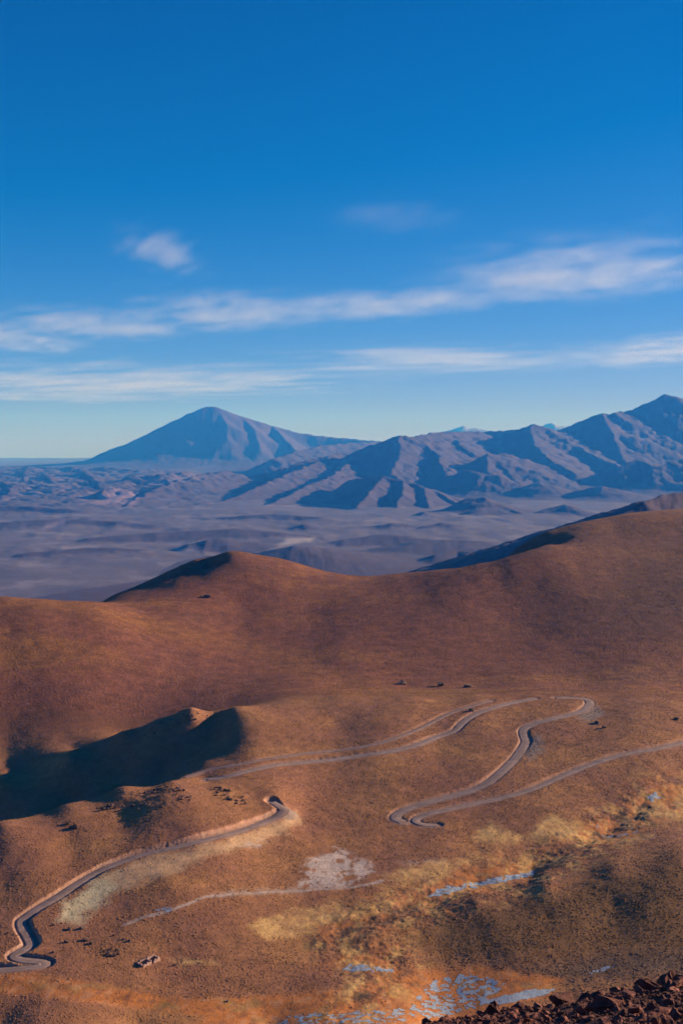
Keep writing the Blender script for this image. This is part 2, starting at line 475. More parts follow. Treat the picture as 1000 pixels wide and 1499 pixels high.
NU, ND = 860, 860
UU = np.linspace(-0.40, 0.40, NU)
_t = np.linspace(0, 1, ND)
inv = (1 / 430.0) + (1 / 2600.0 - 1 / 430.0) * _t
DD = 1 / inv
_ext = np.exp(np.linspace(math.log(2630), math.log(6200), 40))
DD = np.concatenate([DD, _ext]); ND = len(DD)
GU, GD = np.meshgrid(UU, DD)
GX = GU * GD; GY = GD
GZ = np.maximum(base_z(GX, GY), -970.0 + 4 * fbm(GX / 400, GY / 400, 2, 15))
bank = np.zeros(GZ.shape); fill = np.zeros(GZ.shape); bed = np.zeros(GZ.shape)
road_paths = []
for name, label, w, cutd, mat, pts in ROADS:
    xy = [hit(*p) for p in pts]
    if pts[-1] == (412, 1181):      # carries on round the back of the hill
        ex_, ey_ = xy[-1]
        xy += [(ex_ - 7, ey_ + 8)]
    path = smooth_path(xy, 2.0)
    z = base_z(path[:, 0], path[:, 1], False) - cutd
    k = np.hanning(25); k /= k.sum()
    z = np.convolve(np.pad(z, 12, mode='edge'), k, 'valid')
    road_paths.append((name, label, w, mat, path, z))
    hw = w / 2
    m = (GX > path[:, 0].min() - 22) & (GX < path[:, 0].max() + 22) & (GY > path[:, 1].min() - 22) & (GY < path[:, 1].max() + 22)
    idx = np.flatnonzero(m)
    for s in range(0, len(idx), 8000):
        ii = idx[s:s + 8000]
        x = GX.flat[ii]; y = GY.flat[ii]
        d2 = (x[:, None] - path[None, :, 0]) ** 2 + (y[:, None] - path[None, :, 1]) ** 2
        j = d2.argmin(1); d = np.sqrt(d2[np.arange(len(ii)), j])
        ok = d < 20
        ii = ii[ok]; d = d[ok]; zr = z[j[ok]] - 0.3
        rag = 1 + 0.3 * fbm(GX.flat[ii] / 6, GY.flat[ii] / 6, 3, 77)
        e = np.maximum(d - hw - 0.6 - 0.6 * np.abs(gnoise(GX.flat[ii] / 3, GY.flat[ii] / 3, 78)), 0)
        zo = GZ.flat[ii]
        hi = zr + 1.15 * rag * e; lo = zr - 0.62 * e
        zn = np.clip(zo, lo, hi)
        GZ.flat[ii] = np.where(d < 19, zn, zo)
        if name == 'road':
            bank.flat[ii] = np.maximum(bank.flat[ii], np.where(zo > hi, np.clip(e * 0.8, 0, 1) * sstep(0.1, 0.8, zo - hi + 0.4), 0))
            fill.flat[ii] = np.maximum(fill.flat[ii], np.where(zo < lo, 1, 0) * sstep(13, 3, e))
        bed.flat[ii] = np.maximum(bed.flat[ii], sstep(hw + 3.0, hw, d) * (1.0 if name == 'road' else 0.7))

STREAM = [(1060, 1150), (1000, 1165), (950, 1172), (930, 1190), (890, 1212), (850, 1236), (800, 1258), (780, 1275), (700, 1295), (620, 1320), (560, 1342), (500, 1362), (490, 1385), (560, 1400), (585, 1425), (560, 1445), (530, 1465), (500, 1485), (480, 1520)]
_p0x, _p0y = pix(GX, GY, GZ)
_n1 = fbm(GX / 22, GY / 22, 4, 141)
_sd = line_d(_p0x + 9 * _n1, (_p0y + 5 * _n1), STREAM)
GZ = GZ - (GY < 900) * (1.3 * sstep(20, 3, _sd) + 0.7 * sstep(7, 2, _sd)) * (1 - 0.75 * sstep(1350, 1375, _p0y)) - (GY < 900) * sstep(60, 10, _sd) * 0.8 * np.abs(fbm(GX / 8, GY / 8, 3, 143))
# soil colours ------------------------------------------------------------
PX, PY = pix(GX, GY, GZ)
nz1 = fbm(GX / 60, GY / 60, 4, 41); nz2 = fbm(GX / 18, GY / 18, 4, 43); nz3 = fbm(GX / 5, GY / 9, 3, 45)
WX = PX + 14 * nz2 + 5 * nz3; WY = PY + 5 * nz2 + 3 * nz3


def col(c):
    return np.array(c, float)[None, None, :]


def lay(soil, mask, c):
    m = np.clip(mask, 0, 1)[..., None]
    return soil * (1 - m) + col(c) * m


near = sstep(1180, 1060, GY)
soil = np.zeros(GZ.shape + (3,)) + col((0.215, 0.085, 0.052))
big = fbm(GX / 330, GY / 330, 4, 51)
streak = fbm(GX / 260 + 0.6 * big, GY / 90, 6, 53, 0.62)
soil = lay(soil, (1 - near) * sstep(-0.05, 0.5, streak + 0.5 * big + 0.35 * nz2) * 0.8, (0.30, 0.135, 0.045))
soil = lay(soil, (1 - near) * sstep(0.05, 0.5, fbm(GX / 400, GY / 200, 6, 57, 0.62)) * 0.5, (0.115, 0.058, 0.046))
# sunlit rose painted into the left flank, grazing-light dimness into the right one
soil = lay(soil, (1 - near) * sstep(60, -90, np.hypot((WX - 240) / 1.5, WY - 990) - 60) * 0.6, (0.26, 0.105, 0.075))
soil = lay(soil, (1 - near) * sstep(700, 950, WX) * sstep(980, 880, WY) * 0.55, (0.125, 0.068, 0.048))
ygr = sstep(26, 4, line_d(WX, WY, [(-40, 885), (60, 885), (160, 900), (260, 925), (360, 945), (470, 990), (560, 1010)]))
soil = lay(soil, (1 - near) * ygr * (0.35 + 0.6 * sstep(-0.3, 0.3, streak + 0.4 * nz2)), (0.285, 0.125, 0.050))
soil = lay(soil, (1 - near) * sstep(14, 2, line_d(WX, WY, [(500, 1023), (620, 1018), (700, 1016)])) * 0.5, (0.32, 0.17, 0.06))
soil = lay(soil, (1 - near) * sstep(16, 4, line_d(WX, WY, [(790, 790), (850, 768), (920, 757), (1010, 752)])) * 0.6, (0.29, 0.13, 0.055))
# valley grass land
soil = lay(soil, near, (0.285, 0.124, 0.062))
soil = lay(soil, near * sstep(0.0, 0.45, nz1) * 0.7, (0.25, 0.105, 0.066))
soil = lay(soil, near * sstep(0.0, 0.5, -nz1 + 0.3 * nz2) * 0.6, (0.40, 0.185, 0.070))
soil = lay(soil, near * sstep(-30, 30, poly_sd(WX, WY, [(600, 1370), (700, 1330), (860, 1285), (1100, 1235), (1100, 1400), (820, 1410), (640, 1405)])) * 0.8, (0.175, 0.090, 0.036))  # hillock: darker grass, plus the shade of its slope put into the colour
soil = lay(soil, near * sstep(-14, 20, poly_sd(WX, WY, [(690, 1440), (800, 1408), (1100, 1370), (1100, 1425), (830, 1440)])) * 0.8, (0.12, 0.078, 0.055))

bog = np.zeros(GZ.shape)
for pl in ([(500, 1368), (495, 1352), (570, 1345), (600, 1325), (640, 1285), (700, 1268), (790, 1262), (800, 1272), (785, 1290), (690, 1308), (620, 1322), (560, 1345)],
           [(360, 1520), (400, 1470), (520, 1442), (610, 1420), (700, 1413), (830, 1432), (810, 1460), (700, 1485), (600, 1520)],
           [(-60, 1422), (60, 1426), (150, 1440), (250, 1460), (330, 1462), (400, 1455), (500, 1445), (520, 1470), (400, 1520), (240, 1512), (300, 1490), (150, 1468), (-60, 1450)],
           [(935, 1175), (950, 1153), (1060, 1145), (1060, 1168), (960, 1180)],
           [(478, 1412), (500, 1395), (560, 1393), (582, 1410), (585, 1427), (530, 1422)],
           [(850, 1210), (880, 1200), (945, 1214), (930, 1226), (860, 1238)]):
    bog = np.maximum(bog, sstep(-5, 7, poly_sd(WX, WY, pl)))
soil = lay(soil, bog * 0.9, (0.42, 0.145, 0.038))
soil = lay(soil, bog * sstep(0.05, 0.4, nz3 + 0.4 * nz2) * 0.6, (0.20, 0.085, 0.05))
soil = lay(soil, bog * sstep(0.1, 0.45, -nz3 + 0.5 * nz1) * 0.5, (0.42, 0.22, 0.13))
soil = lay(soil, bog * sstep(0.1, 0.5, nz2) * 0.7, (0.30, 0.17, 0.06))
yel = np.zeros(GZ.shape)
for pl in ([(770, 1228), (800, 1198), (815, 1193), (850, 1210), (880, 1222), (860, 1230)], [(690, 1225), (720, 1205), (770, 1225), (760, 1235), (700, 1232)],
           [(365, 1355), (420, 1335), (500, 1322), (510, 1345), (440, 1372), (390, 1377)], [(900, 1205), (920, 1188), (1060, 1160), (1060, 1192), (930, 1208)],
           [(560, 1280), (590, 1272), (640, 1265), (690, 1262), (640, 1285), (580, 1292)], [(250, 1405), (310, 1404), (320, 1411), (260, 1414)],
           [(540, 1330), (600, 1305), (640, 1280), (655, 1284), (610, 1315), (560, 1338)], [(600, 1268), (650, 1258), (700, 1262), (640, 1272)], [(900, 1228), (960, 1222), (950, 1230), (900, 1236)], [(800, 1262), (840, 1248), (850, 1253), (815, 1266)], [(505, 1435), (530, 1425), (545, 1440), (520, 1460), (490, 1455)]):
    yel = np.maximum(yel, sstep(-6, 8, poly_sd(WX, WY, pl)))
soil = lay(soil, yel * (0.45 + 0.5 * sstep(-0.3, 0.25, nz3 + nz2)), (0.56, 0.33, 0.13))
peat = np.zeros(GZ.shape)
for pl in ([(440, 1392), (470, 1365), (530, 1350), (545, 1368), (500, 1400), (450, 1405)], [(520, 1470), (545, 1440), (585, 1425), (560, 1450), (540, 1470)],
           [(790, 1252), (850, 1232), (900, 1208), (910, 1214), (850, 1245), (800, 1262)], [(880, 1195), (930, 1185), (920, 1200), (890, 1206)]):
    peat = np.maximum(peat, sstep(-5, 7, poly_sd(WX, WY, pl)) * sstep(-0.35, 0.1, nz2))
stream = [(1000, 1165), (950, 1172), (930, 1190), (890, 1212), (850, 1236), (800, 1258), (780, 1275), (700, 1295), (620, 1320), (560, 1342), (500, 1362), (490, 1385), (560, 1400), (585, 1425), (560, 1445), (530, 1465)]
peat = np.maximum(peat, 0.85 * sstep(-6, 6, poly_sd(WX, WY, [(540, 1345), (600, 1322), (625, 1325), (560, 1352)])) * sstep(-0.3, 0.2, nz3))
peat = np.maximum(peat, sstep(7.0, 1.5, line_d(PX + 5 * nz2, PY + 4 * nz3, stream)) * 0.9 * sstep(-0.2, 0.2, nz2))
soil = lay(soil, peat * 0.9, (0.05, 0.036, 0.03))
marg = sstep(46, 8, line_d(WX, WY, stream)) * sstep(0.0, 0.35, fbm(GX / 9, GY / 16, 4, 63, 0.6))
soil = lay(soil, marg * 0.75 * (1 - bog * 0.6), (0.085, 0.055, 0.042))
marg2 = sstep(64, 12, line_d(WX, WY, stream)) * sstep(-0.05, 0.22, fbm(GX / 16, GY / 26, 5, 64, 0.65))
soil = lay(soil, marg2 * 0.8, (0.50, 0.28, 0.10))
marg3 = sstep(58, 12, line_d(WX, WY, stream)) * sstep(0.0, 0.25, fbm(GX / 14, GY / 24, 5, 65, 0.65))
soil = lay(soil, marg3 * 0.8, (0.40, 0.15, 0.055))
pale = np.zeros(GZ.shape)
for pl, a in (([(318, 1242), (345, 1232), (388, 1226), (385, 1241)], 0.95), ([(436, 1268), (490, 1238), (545, 1262), (552, 1277), (500, 1302), (436, 1302)], 0.95),
              ([(300, 1312), (350, 1302), (440, 1299), (440, 1308), (350, 1313)], 0.55), ([(580, 1262), (640, 1255), (660, 1260), (600, 1268)], 0.3)):
    pale = np.maximum(pale, a * sstep(-4, 6, poly_sd(WX, WY, pl)) * sstep(-0.45, 0.1, nz3 + nz2))
pale = np.maximum(pale, 0.7 * sstep(3.2, 0.8, line_d(PX, PY + 3 * nz2, [(180, 1354), (210, 1343), (250, 1332), (300, 1314), (350, 1308), (440, 1304), (520, 1298), (560, 1290)])))
soil = lay(soil, pale, (0.44, 0.34, 0.31))
apron_a = 0.85
ap1 = sstep(-5, 12, poly_sd(WX, WY, [(78, 1350), (92, 1318), (135, 1288), (180, 1268), (185, 1290), (150, 1325), (115, 1355)]))
ap2 = sstep(-5, 10, poly_sd(WX, WY, [(150, 1285), (200, 1256), (300, 1234), (400, 1202), (432, 1184), (446, 1205), (405, 1228), (320, 1254), (250, 1280), (180, 1306)]))
soil = lay(soil, sstep(-5, 12, poly_sd(WX, WY, [(78, 1350), (92, 1318), (135, 1288), (180, 1268), (185, 1290), (150, 1325), (115, 1355)])) * apron_a, (0.52, 0.43, 0.27))
soil = lay(soil, sstep(-5, 10, poly_sd(WX, WY, [(150, 1285), (200, 1256), (300, 1234), (400, 1202), (432, 1184), (446, 1205), (405, 1228), (320, 1254), (250, 1280), (180, 1306)])) * 0.85, (0.50, 0.30, 0.17))
for pl in ([(768, 1090), (785, 1072), (798, 1090), (785, 1110), (770, 1112)], [(845, 1052), (870, 1030), (884, 1045), (870, 1060)]):
    soil = lay(soil, sstep(-5, 6, poly_sd(WX, WY, pl)) * 0.8, (0.23, 0.18, 0.165))
soil = lay(soil, np.clip(fill * 0.85, 0, 1) * sstep(-0.7, 0.0, nz3), (0.24, 0.175, 0.155))
soil = lay(soil, fill * sstep(420, 380, PX) * sstep(1170, 1190, PY) * 0.9, (0.36, 0.22, 0.13))
leftroad = sstep(440, 425, PX) * sstep(1165, 1180, PY)
soil = lay(soil, bank * (0.35 + 0.4 * leftroad), (0.40, 0.19, 0.14))
soil = lay(soil, bank * sstep(0.05, 0.35, nz2 + nz3 * 0.5) * (0.25 + 0.45 * leftroad), (0.56, 0.40, 0.30))
soil = lay(soil, bank * leftroad * 0.3, (0.56, 0.33, 0.22))
soil = lay(soil, bed * 0.85, (0.27, 0.165, 0.135))

grassy = (1 - 0.8 * np.maximum(ap1, ap2)) * (1 - bed) * (1 - 0.9 * bank) * (1 - 0.75 * fill) * (1 - 0.92 * bog) * (1 - 0.8 * pale) * (1 - 0.6 * peat) * (1 - 0.8 * yel) * (1 - 0.6 * marg2) * (1 - 0.5 * marg3)
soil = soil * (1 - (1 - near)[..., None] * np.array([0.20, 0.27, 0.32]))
V = np.stack([GX, GY, GZ], -1).reshape(-1, 3)
S = np.clip(soil, 0.01, 1).reshape(-1, 3)
qm = np.ones((ND - 1, NU - 1), bool)
dmid = DD[:-1, None] * np.ones((1, NU - 1))
split = dmid > 1172
put('valley_ground', sub_grid('valley_ground', V, qm & ~split, ND, NU, M_valley, {'soil': S}), 'structure', 'ochre grass valley floor with winding gravel roads and frozen stream')
put('brown_hills', sub_grid('brown_hills', V, qm & split, ND, NU, M_hill, {'soil': S}), 'structure', 'red brown rounded hills rising behind the road bench')

# ice on the stream and the bog
icem = np.zeros(GZ.shape)
for pl, a in (([(622, 1314), (640, 1298), (690, 1290), (740, 1280), (788, 1270), (782, 1284), (740, 1293), (680, 1304), (640, 1316)], 0.62),
              ([(590, 1490), (610, 1455), (640, 1428), (700, 1422), (745, 1438), (720, 1472), (640, 1495)], 0.52),
              ([(690, 1472), (720, 1461), (780, 1447), (818, 1447), (802, 1457), (740, 1470)], 0.9),
              ([(858, 1422), (905, 1409), (902, 1418), (866, 1427)], 0.7), ([(935, 1410), (988, 1397), (982, 1405)], 0.65),
              ([(486, 1417), (520, 1408), (582, 1417), (574, 1426), (510, 1424)], 0.6), ([(943, 1170), (962, 1157), (974, 1168), (955, 1176)], 0.7),
              ([(858, 1207), (880, 1197), (902, 1205), (875, 1213)], 0.5), ([(870, 1224), (942, 1213), (936, 1220), (890, 1231)], 0.55),
              ([(222, 1332), (240, 1326), (262, 1328), (245, 1338)], 0.65), ([(400, 1505), (420, 1482), (600, 1474), (600, 1498), (450, 1510)], 0.5),
              ([(330, 1238), (380, 1230), (380, 1238), (335, 1243)], 0.35), ([(235, 1462), (280, 1458), (330, 1464), (280, 1468)], 0.3), ([(740, 1440), (800, 1425), (810, 1432), (760, 1446)], 0.35)):
    icem = np.maximum(icem, a * sstep(-4, 5, poly_sd(PX + 4 * nz2, PY + 2.5 * nz3, pl)))
lace = 1.25 * fbm(GX / 5.0 + 0.5 * nz2, GY / 3.6, 5, 61, 0.8)
lvl = icem - 0.5 + 0.55 * lace
lq = (lvl[:-1, :-1] + lvl[1:, :-1] + lvl[:-1, 1:] + lvl[1:, 1:]) / 4
put('ice', sub_grid('ice', V, lq > 0.03, ND, NU, M_ice, {'soil': S}, 0.05), 'structure', 'bluish white ice sheets lying on the frozen orange bog')

# roads -------------------------------------------------------------------
for name, label, w, mat, path, z in road_paths:
    t = np.gradient(path, axis=0); t /= np.linalg.norm(t, axis=1)[:, None]
    nrm = np.stack([t[:, 1], -t[:, 0]], 1)
    offs = np.linspace(-1, 1, 9) * w / 2
    n = len(path)
    rag = 0.9 * fbm(np.arange(n) / 5.0, np.zeros(n), 4, 5)
    VV = np.zeros((n, 9, 3))
    for k, o in enumerate(offs):
        oo = o + (rag if k == 8 else -rag if k == 0 else 0)
        VV[:, k, :2] = path + nrm * (np.ones(n) * oo)[:, None]
        VV[:, k, 2] = z + 0.02 + 0.10 * (1 - (o / (w / 2)) ** 2) - (0.07 if k in (2, 6) else 0) - (0.32 if k in (0, 8) else 0)
    r, c = np.meshgrid(np.arange(n - 1), np.arange(8), indexing='ij')
    q = np.stack([r * 9 + c, r * 9 + c + 1, (r + 1) * 9 + c + 1, (r + 1) * 9 + c], -1).reshape(-1, 4)
    put(name, mesh_from(name, VV.reshape(-1, 3), q, mat, True, {'across': np.tile(np.linspace(0, 1, 9), n)}), 'structure', label)

# ------------------------------------------------------------------ far terrain: desert plain, foothills, mountains, volcano
NF = 680
FU = np.linspace(-0.43, 0.43, NF)
FD = np.concatenate([np.exp(np.linspace(math.log(3600), math.log(13000), 180, endpoint=False)),
                     np.exp(np.linspace(math.log(13000), math.log(34000), 520, endpoint=False)),
                     np.exp(np.linspace(math.log(34000), math.log(72000), 200))])
NR = len(FD)
HU, HD = np.meshgrid(FU, FD)
HX = HU * HD; HYY = HD
PLAIN = -900.0
zp = PLAIN + 42 * fbm(HX / 1500, HYY / 2400, 4, 71) + 25 * fbm(HX / 9000, HYY / 9000, 2, 72)
plat = np.interp(HYY, [12500, 17000, 22000, 30000, 37000, 50000, 60000], [0, 25, 60, 120, 130, 60, 20]) * sstep(-0.02, -0.11, HU - 0.05 * fbm(HX / 5000, HYY / 9000, 3, 75))
zp = zp + plat
H = zp.copy()
owner = np.zeros(H.shape, np.int8)
wxy = 0.0042 * HYY
QX = HX + wxy * fbm(HX / (0.03 * HYY) , np.log(HYY) * 33, 5, 73)
QY = HYY + 2 * wxy * fbm(HX / (0.03 * HYY) + 5, np.log(HYY) * 33, 5, 74)
RIDGES = [
    # owner, slope, points (px, py, km): 1 foothills, 2 mountain range, 3 volcano, 4 dark hill, 5 snow
    (3, 0.62, [(262, 611, 50.5), (277, 602.5, 50.3), (290, 600.5, 50.1), (301, 593.5, 50), (317, 593.5, 50), (324, 599, 50), (350, 606, 50.4), (400, 622, 50.8), (440, 632, 51), (480, 638, 51), (550, 644, 50), (600, 648, 50)]),
    (3, 0.62, [(320, 597, 50), (334, 618, 48.4), (332, 640, 47.0), (312, 668, 45.6)]),
    (3, 0.60, [(350, 606, 50.4), (372, 628, 48.4), (380, 655, 46.6)]),
    (3, 0.60, [(400, 622, 50.8), (418, 640, 48.6), (430, 658, 46.8)]),
    (3, 0.62, [(306, 594, 50), (270, 608, 50.6), (235, 624, 51.6), (180, 650, 53.4), (110, 679, 56)]),
    (2, 0.52, [(1180, 604, 29), (1060, 592, 29), (1020, 590, 28.5), (995, 583, 28), (973, 576, 28), (950, 588, 28), (935, 597, 28), (915, 603, 27.5), (895, 604, 27), (880, 604, 27), (860, 612, 27), (835, 622, 27.2), (815, 630, 27.5)]),
    (2, 0.55, [(880, 604, 27), (892, 625, 25.8), (904, 650, 24.8), (912, 668, 24), (925, 685, 23)]),
    (2, 0.55, [(973, 576, 28), (966, 592, 27.4), (975, 613, 27.0), (992, 638, 26.5)]),
    (2, 0.50, [(600, 640, 24), (640, 632, 27), (700, 631, 28), (760, 629, 27), (770, 624, 26), (778, 620, 26), (788, 624, 26), (800, 630, 26.5), (820, 633, 27)]),
    (2, 0.55, [(778, 620, 26), (776, 632, 25.2), (784, 650, 24), (806, 672, 22.5), (830, 686, 21.5)]),
    (2, 0.45, [(790, 626, 26), (830, 645, 25), (870, 665, 24), (905, 682, 23)]),
    (2, 0.45, [(700, 632, 28), (730, 655, 25)]),
    (2, 0.52, [(512, 664, 23), (540, 652, 23), (570, 642, 23), (585, 637, 23), (600, 639, 23.3), (620, 638, 24), (660, 633, 25.5), (700, 631, 27)]),
    (2, 0.60, [(585, 637, 23), (586, 655, 22), (582, 672, 21.2), (572, 692, 20.2)]),
    (2, 0.50, [(610, 640, 23.5), (640, 662, 22), (652, 690, 20.4)]),
    (2, 0.50, [(655, 634, 25.5), (680, 655, 23.5)]),
    (2, 0.50, [(678, 682, 21.5), (700, 670, 21.5), (714, 664, 21.5), (740, 664, 22), (770, 672, 22), (800, 684, 22), (840, 697, 21.5)]),
    (2, 0.55, [(714, 664, 21.5), (714, 690, 20.5)]),
    (2, 0.45, [(652, 698, 20), (680, 687, 20), (692, 688, 19.8), (730, 697, 19.6), (775, 707, 19.6)]),
    (1, 0.35, [(770, 711, 19), (787, 706, 19), (805, 711, 19)]),
    (1, 0.30, [(855, 716, 18.5), (880, 711, 18.5), (905, 717, 18.5)]),
    (2, 0.50, [(865, 698, 21), (900, 685, 21.2), (935, 671, 21.5), (943, 676, 21.5), (955, 692, 21)]),
    (2, 0.48, [(955, 686, 21), (1000, 671, 21.5), (1080, 664, 22), (1180, 668, 22)]),
    (2, 0.40, [(400, 672, 27), (430, 660, 29), (470, 652, 31), (510, 648, 33), (560, 646, 35)]),
    (2, 0.50, [(500, 662, 24), (480, 668, 23), (455, 680, 21.5), (420, 694, 20), (380, 711, 18.5), (345, 727, 17.5), (310, 740, 16.6)]),
    (2, 0.50, [(515, 672, 22.5), (490, 693, 20), (450, 710, 18.5), (415, 728, 17), (385, 741, 16)]),
    (2, 0.52, [(515, 702, 18.5), (540, 697, 17.8), (560, 697, 17.5), (600, 706, 17.2), (640, 718, 16.8), (668, 736, 16.2)]),
    (2, 0.60, [(560, 697, 17.5), (546, 715, 16.6), (520, 741, 15.5)]),
    (2, 0.60, [(590, 703, 17.3), (588, 722, 16.2), (578, 745, 15.4)]),
    (2, 0.55, [(620, 711, 17), (628, 742, 15.5)]),
    (2, 0.45, [(470, 668, 23), (440, 676, 22.5), (400, 690, 22), (350, 700, 22), (320, 712, 21)]),
    (1, 0.42, [(640, 750, 14.5), (665, 740, 14.5), (685, 730, 14.6), (705, 727, 14.6), (725, 733, 14.6), (755, 748, 14.8)]),
    (1, 0.42, [(600, 760, 13.8), (614, 752, 13.8), (622, 750, 13.8), (640, 758, 13.8)]),
    (1, 0.36, [(735, 760, 13.6), (760, 754, 14)]),
    (1, 0.40, [(775, 755, 14), (800, 746, 14.2), (828, 738, 14.3), (850, 745, 14.3), (885, 752, 14.5)]),
    (1, 0.36, [(735, 776, 12), (745, 771, 12), (757, 775, 12)]),
    (1, 0.20, [(400, 818, 8), (430, 799, 8.2), (470, 803, 8.5), (520, 820, 8.4)]),
    (1, 0.14, [(600, 800, 9.4), (650, 792, 9.6), (700, 795, 9.6)]),
    (1, 0.36, [(680, 826, 7.5), (705, 813, 7.6), (728, 800, 7.8), (737, 803, 7.8), (748, 815, 7.6)]),
    (4, 0.36, [(915, 750, 4.9), (940, 736, 5.0), (975, 723, 5.2), (1000, 720, 5.3), (1060, 714, 5.5), (1180, 712, 5.6)]),
    (1, 0.30, [(-120, 690, 30), (0, 688, 30), (40, 684, 31), (100, 688, 30), (150, 690, 29), (200, 695, 28), (240, 690, 30), (300, 682, 34), (350, 677, 36), (420, 668, 36)]),
    (1, 0.36, [(40, 686, 30), (35, 705, 24), (30, 722, 20), (20, 745, 15.8)]),
    (1, 0.40, [(40, 700, 25), (70, 701, 24), (78, 715, 21.5), (90, 730, 19)]),
    (1, 0.36, [(110, 690, 29), (135, 705, 23), (150, 720, 19.6)]),
    (1, 0.34, [(-100, 700, 24), (-20, 706, 22), (20, 715, 20), (0, 735, 17)]),
    (1, 0.34, [(330, 690, 22), (290, 699, 20.5), (255, 708, 19.2), (228, 719, 18), (200, 733, 16.6), (170, 747, 15.3), (130, 760, 14)]),
    (1, 0.34, [(200, 700, 22), (240, 700, 22), (270, 695, 24)]),
    (1, 0.40, [(150, 722, 17.6), (164, 718, 17.8), (180, 722, 17.8), (205, 727, 17.6)]),
    (1, 0.30, [(45, 788, 11.5), (58, 782, 11.5), (70, 788, 11.5)]),
    (1, 0.26, [(60, 782, 12.6), (75, 778, 12.6), (90, 787, 12.2)]),
    (1, 0.24, [(40, 765, 14), (80, 762, 14.4), (110, 768, 14)]),
    (1, 0.11, [(180, 800, 10.2), (240, 792, 10.6), (320, 790, 10.8), (400, 796, 10.6)]),
    (1, 0.10, [(250, 775, 12.5), (330, 768, 13), (430, 772, 12.8), (480, 778, 12.4)]),
    (1, 0.12, [(505, 795, 10), (560, 786, 10.6), (610, 792, 10.4)]),
    (1, 0.10, [(540, 765, 13), (600, 768, 12.8), (640, 774, 12.4)]),
    (1, 0.34, [(556, 771, 12.4), (575, 768, 12.4), (600, 770, 12.2)]),
    (1, 0.34, [(620, 775, 12), (650, 768, 12.4), (668, 772, 12.2)]),
    (1, 0.30, [(270, 797, 10), (310, 789, 10.4), (360, 790, 10.6)]),
    (1, 0.26, [(430, 772, 12), (445, 768, 12.2), (462, 772, 12)]),
    (1, 0.28, [(640, 812, 8.4), (670, 806, 8.6), (700, 810, 8.4)]),
    (1, 0.13, [(30, 815, 9), (90, 806, 9.4), (160, 812, 9.2)]),
    (1, 0.30, [(120, 752, 15), (165, 742, 16), (205, 732, 17), (240, 722, 18)]),
    (1, 0.30, [(60, 742, 16), (110, 726, 18.5), (150, 716, 20)]),
    (1, 0.32, [(280, 742, 16), (298, 735, 16.4), (312, 742, 16)]),
    (1, 0.34, [(600, 765, 13), (630, 760, 13.2), (655, 766, 13)]),
    (1, 0.36, [(700, 745, 14), (735, 742, 14.2), (760, 750, 14)]),
    (5, 0.45, [(640, 631, 68), (665, 627, 68), (680, 622, 68), (695, 625, 68), (715, 630, 68), (740, 634, 68)]),
    (5, 0.45, [(790, 628, 66), (800, 622, 66), (806, 618, 66), (818, 622, 66), (826, 621, 66), (845, 630, 66)]),
]
def low_hill(slope, rows):
    RIDGES.append((1, slope, [(px, py, (900.0 - h) * F / (py - HY) / 1000.0) for px, py, h in rows]))


low_hill(0.22, [(-80, 772, 40), (30, 764, 70), (120, 760, 85), (220, 768, 50)])
low_hill(0.20, [(130, 790, 40), (240, 780, 75), (340, 776, 85), (440, 784, 40)])
low_hill(0.18, [(40, 812, 40), (130, 803, 60), (230, 808, 30)])
low_hill(0.22, [(500, 792, 50), (560, 783, 85), (620, 790, 50)])
low_hill(0.30, [(540, 770, 50), (575, 766, 80), (615, 771, 40)])
low_hill(0.30, [(620, 772, 50), (650, 766, 85), (670, 773, 40)])
low_hill(0.28, [(280, 798, 60), (320, 789, 100), (370, 794, 60)])
low_hill(0.30, [(430, 774, 30), (445, 769, 60), (462, 775, 30)])
low_hill(0.24, [(-60, 745, 50), (40, 742, 90), (110, 748, 60)])
low_hill(0.20, [(330, 758, 40), (400, 755, 60), (470, 760, 40)])
for own, s, pts in RIDGES:
    W3 = []
    for px, py, km in pts:
        km = km * 0.78 if own == 3 else km
        tx, tz = ray(px, py)
        W3.append((float(tx) * km * 1000, km * 1000, float(tz) * km * 1000))
    for a, b in zip(W3[:-1], W3[1:]):
        rmax = (max(a[2], b[2]) - PLAIN) / s * 3.2 + 400
        x0, x1 = min(a[0], b[0]) - rmax, max(a[0], b[0]) + rmax
        y0, y1 = min(a[1], b[1]) - rmax, max(a[1], b[1]) + rmax
        r0, r1 = np.searchsorted(FD, y0), np.searchsorted(FD, y1)
        if r1 <= r0: continue
        sl = slice(r0, r1)
        qx = QX[sl]; qy = QY[sl]
        ex, ey = b[0] - a[0], b[1] - a[1]
        t = np.clip(((qx - a[0]) * ex + (qy - a[1]) * ey) / (ex * ex + ey * ey + 1e-9), 0, 1)
        dist = np.hypot(qx - a[0] - t * ex, qy - a[1] - t * ey)
        zc = a[2] + t * (b[2] - a[2])
        rise = np.maximum(zc - zp[sl], 1.0)
        asym = 1 - (0.34 if own == 2 else 0.2 if own == 1 else 0.0) * (qx - a[0] - t * ex) / (dist + 60.0)
        tt = dist * s * 0.92 * asym / rise
        prof = np.where(tt < 0.62, 1 - tt, 0.38 * np.exp(-(tt - 0.62) / 0.38))
        h = zp[sl] + rise * prof
        up = h > H[sl]
        H[sl] = np.where(up, h, H[sl])
        owner[sl] = np.where(up & (rise * prof > 14), own, owner[sl])

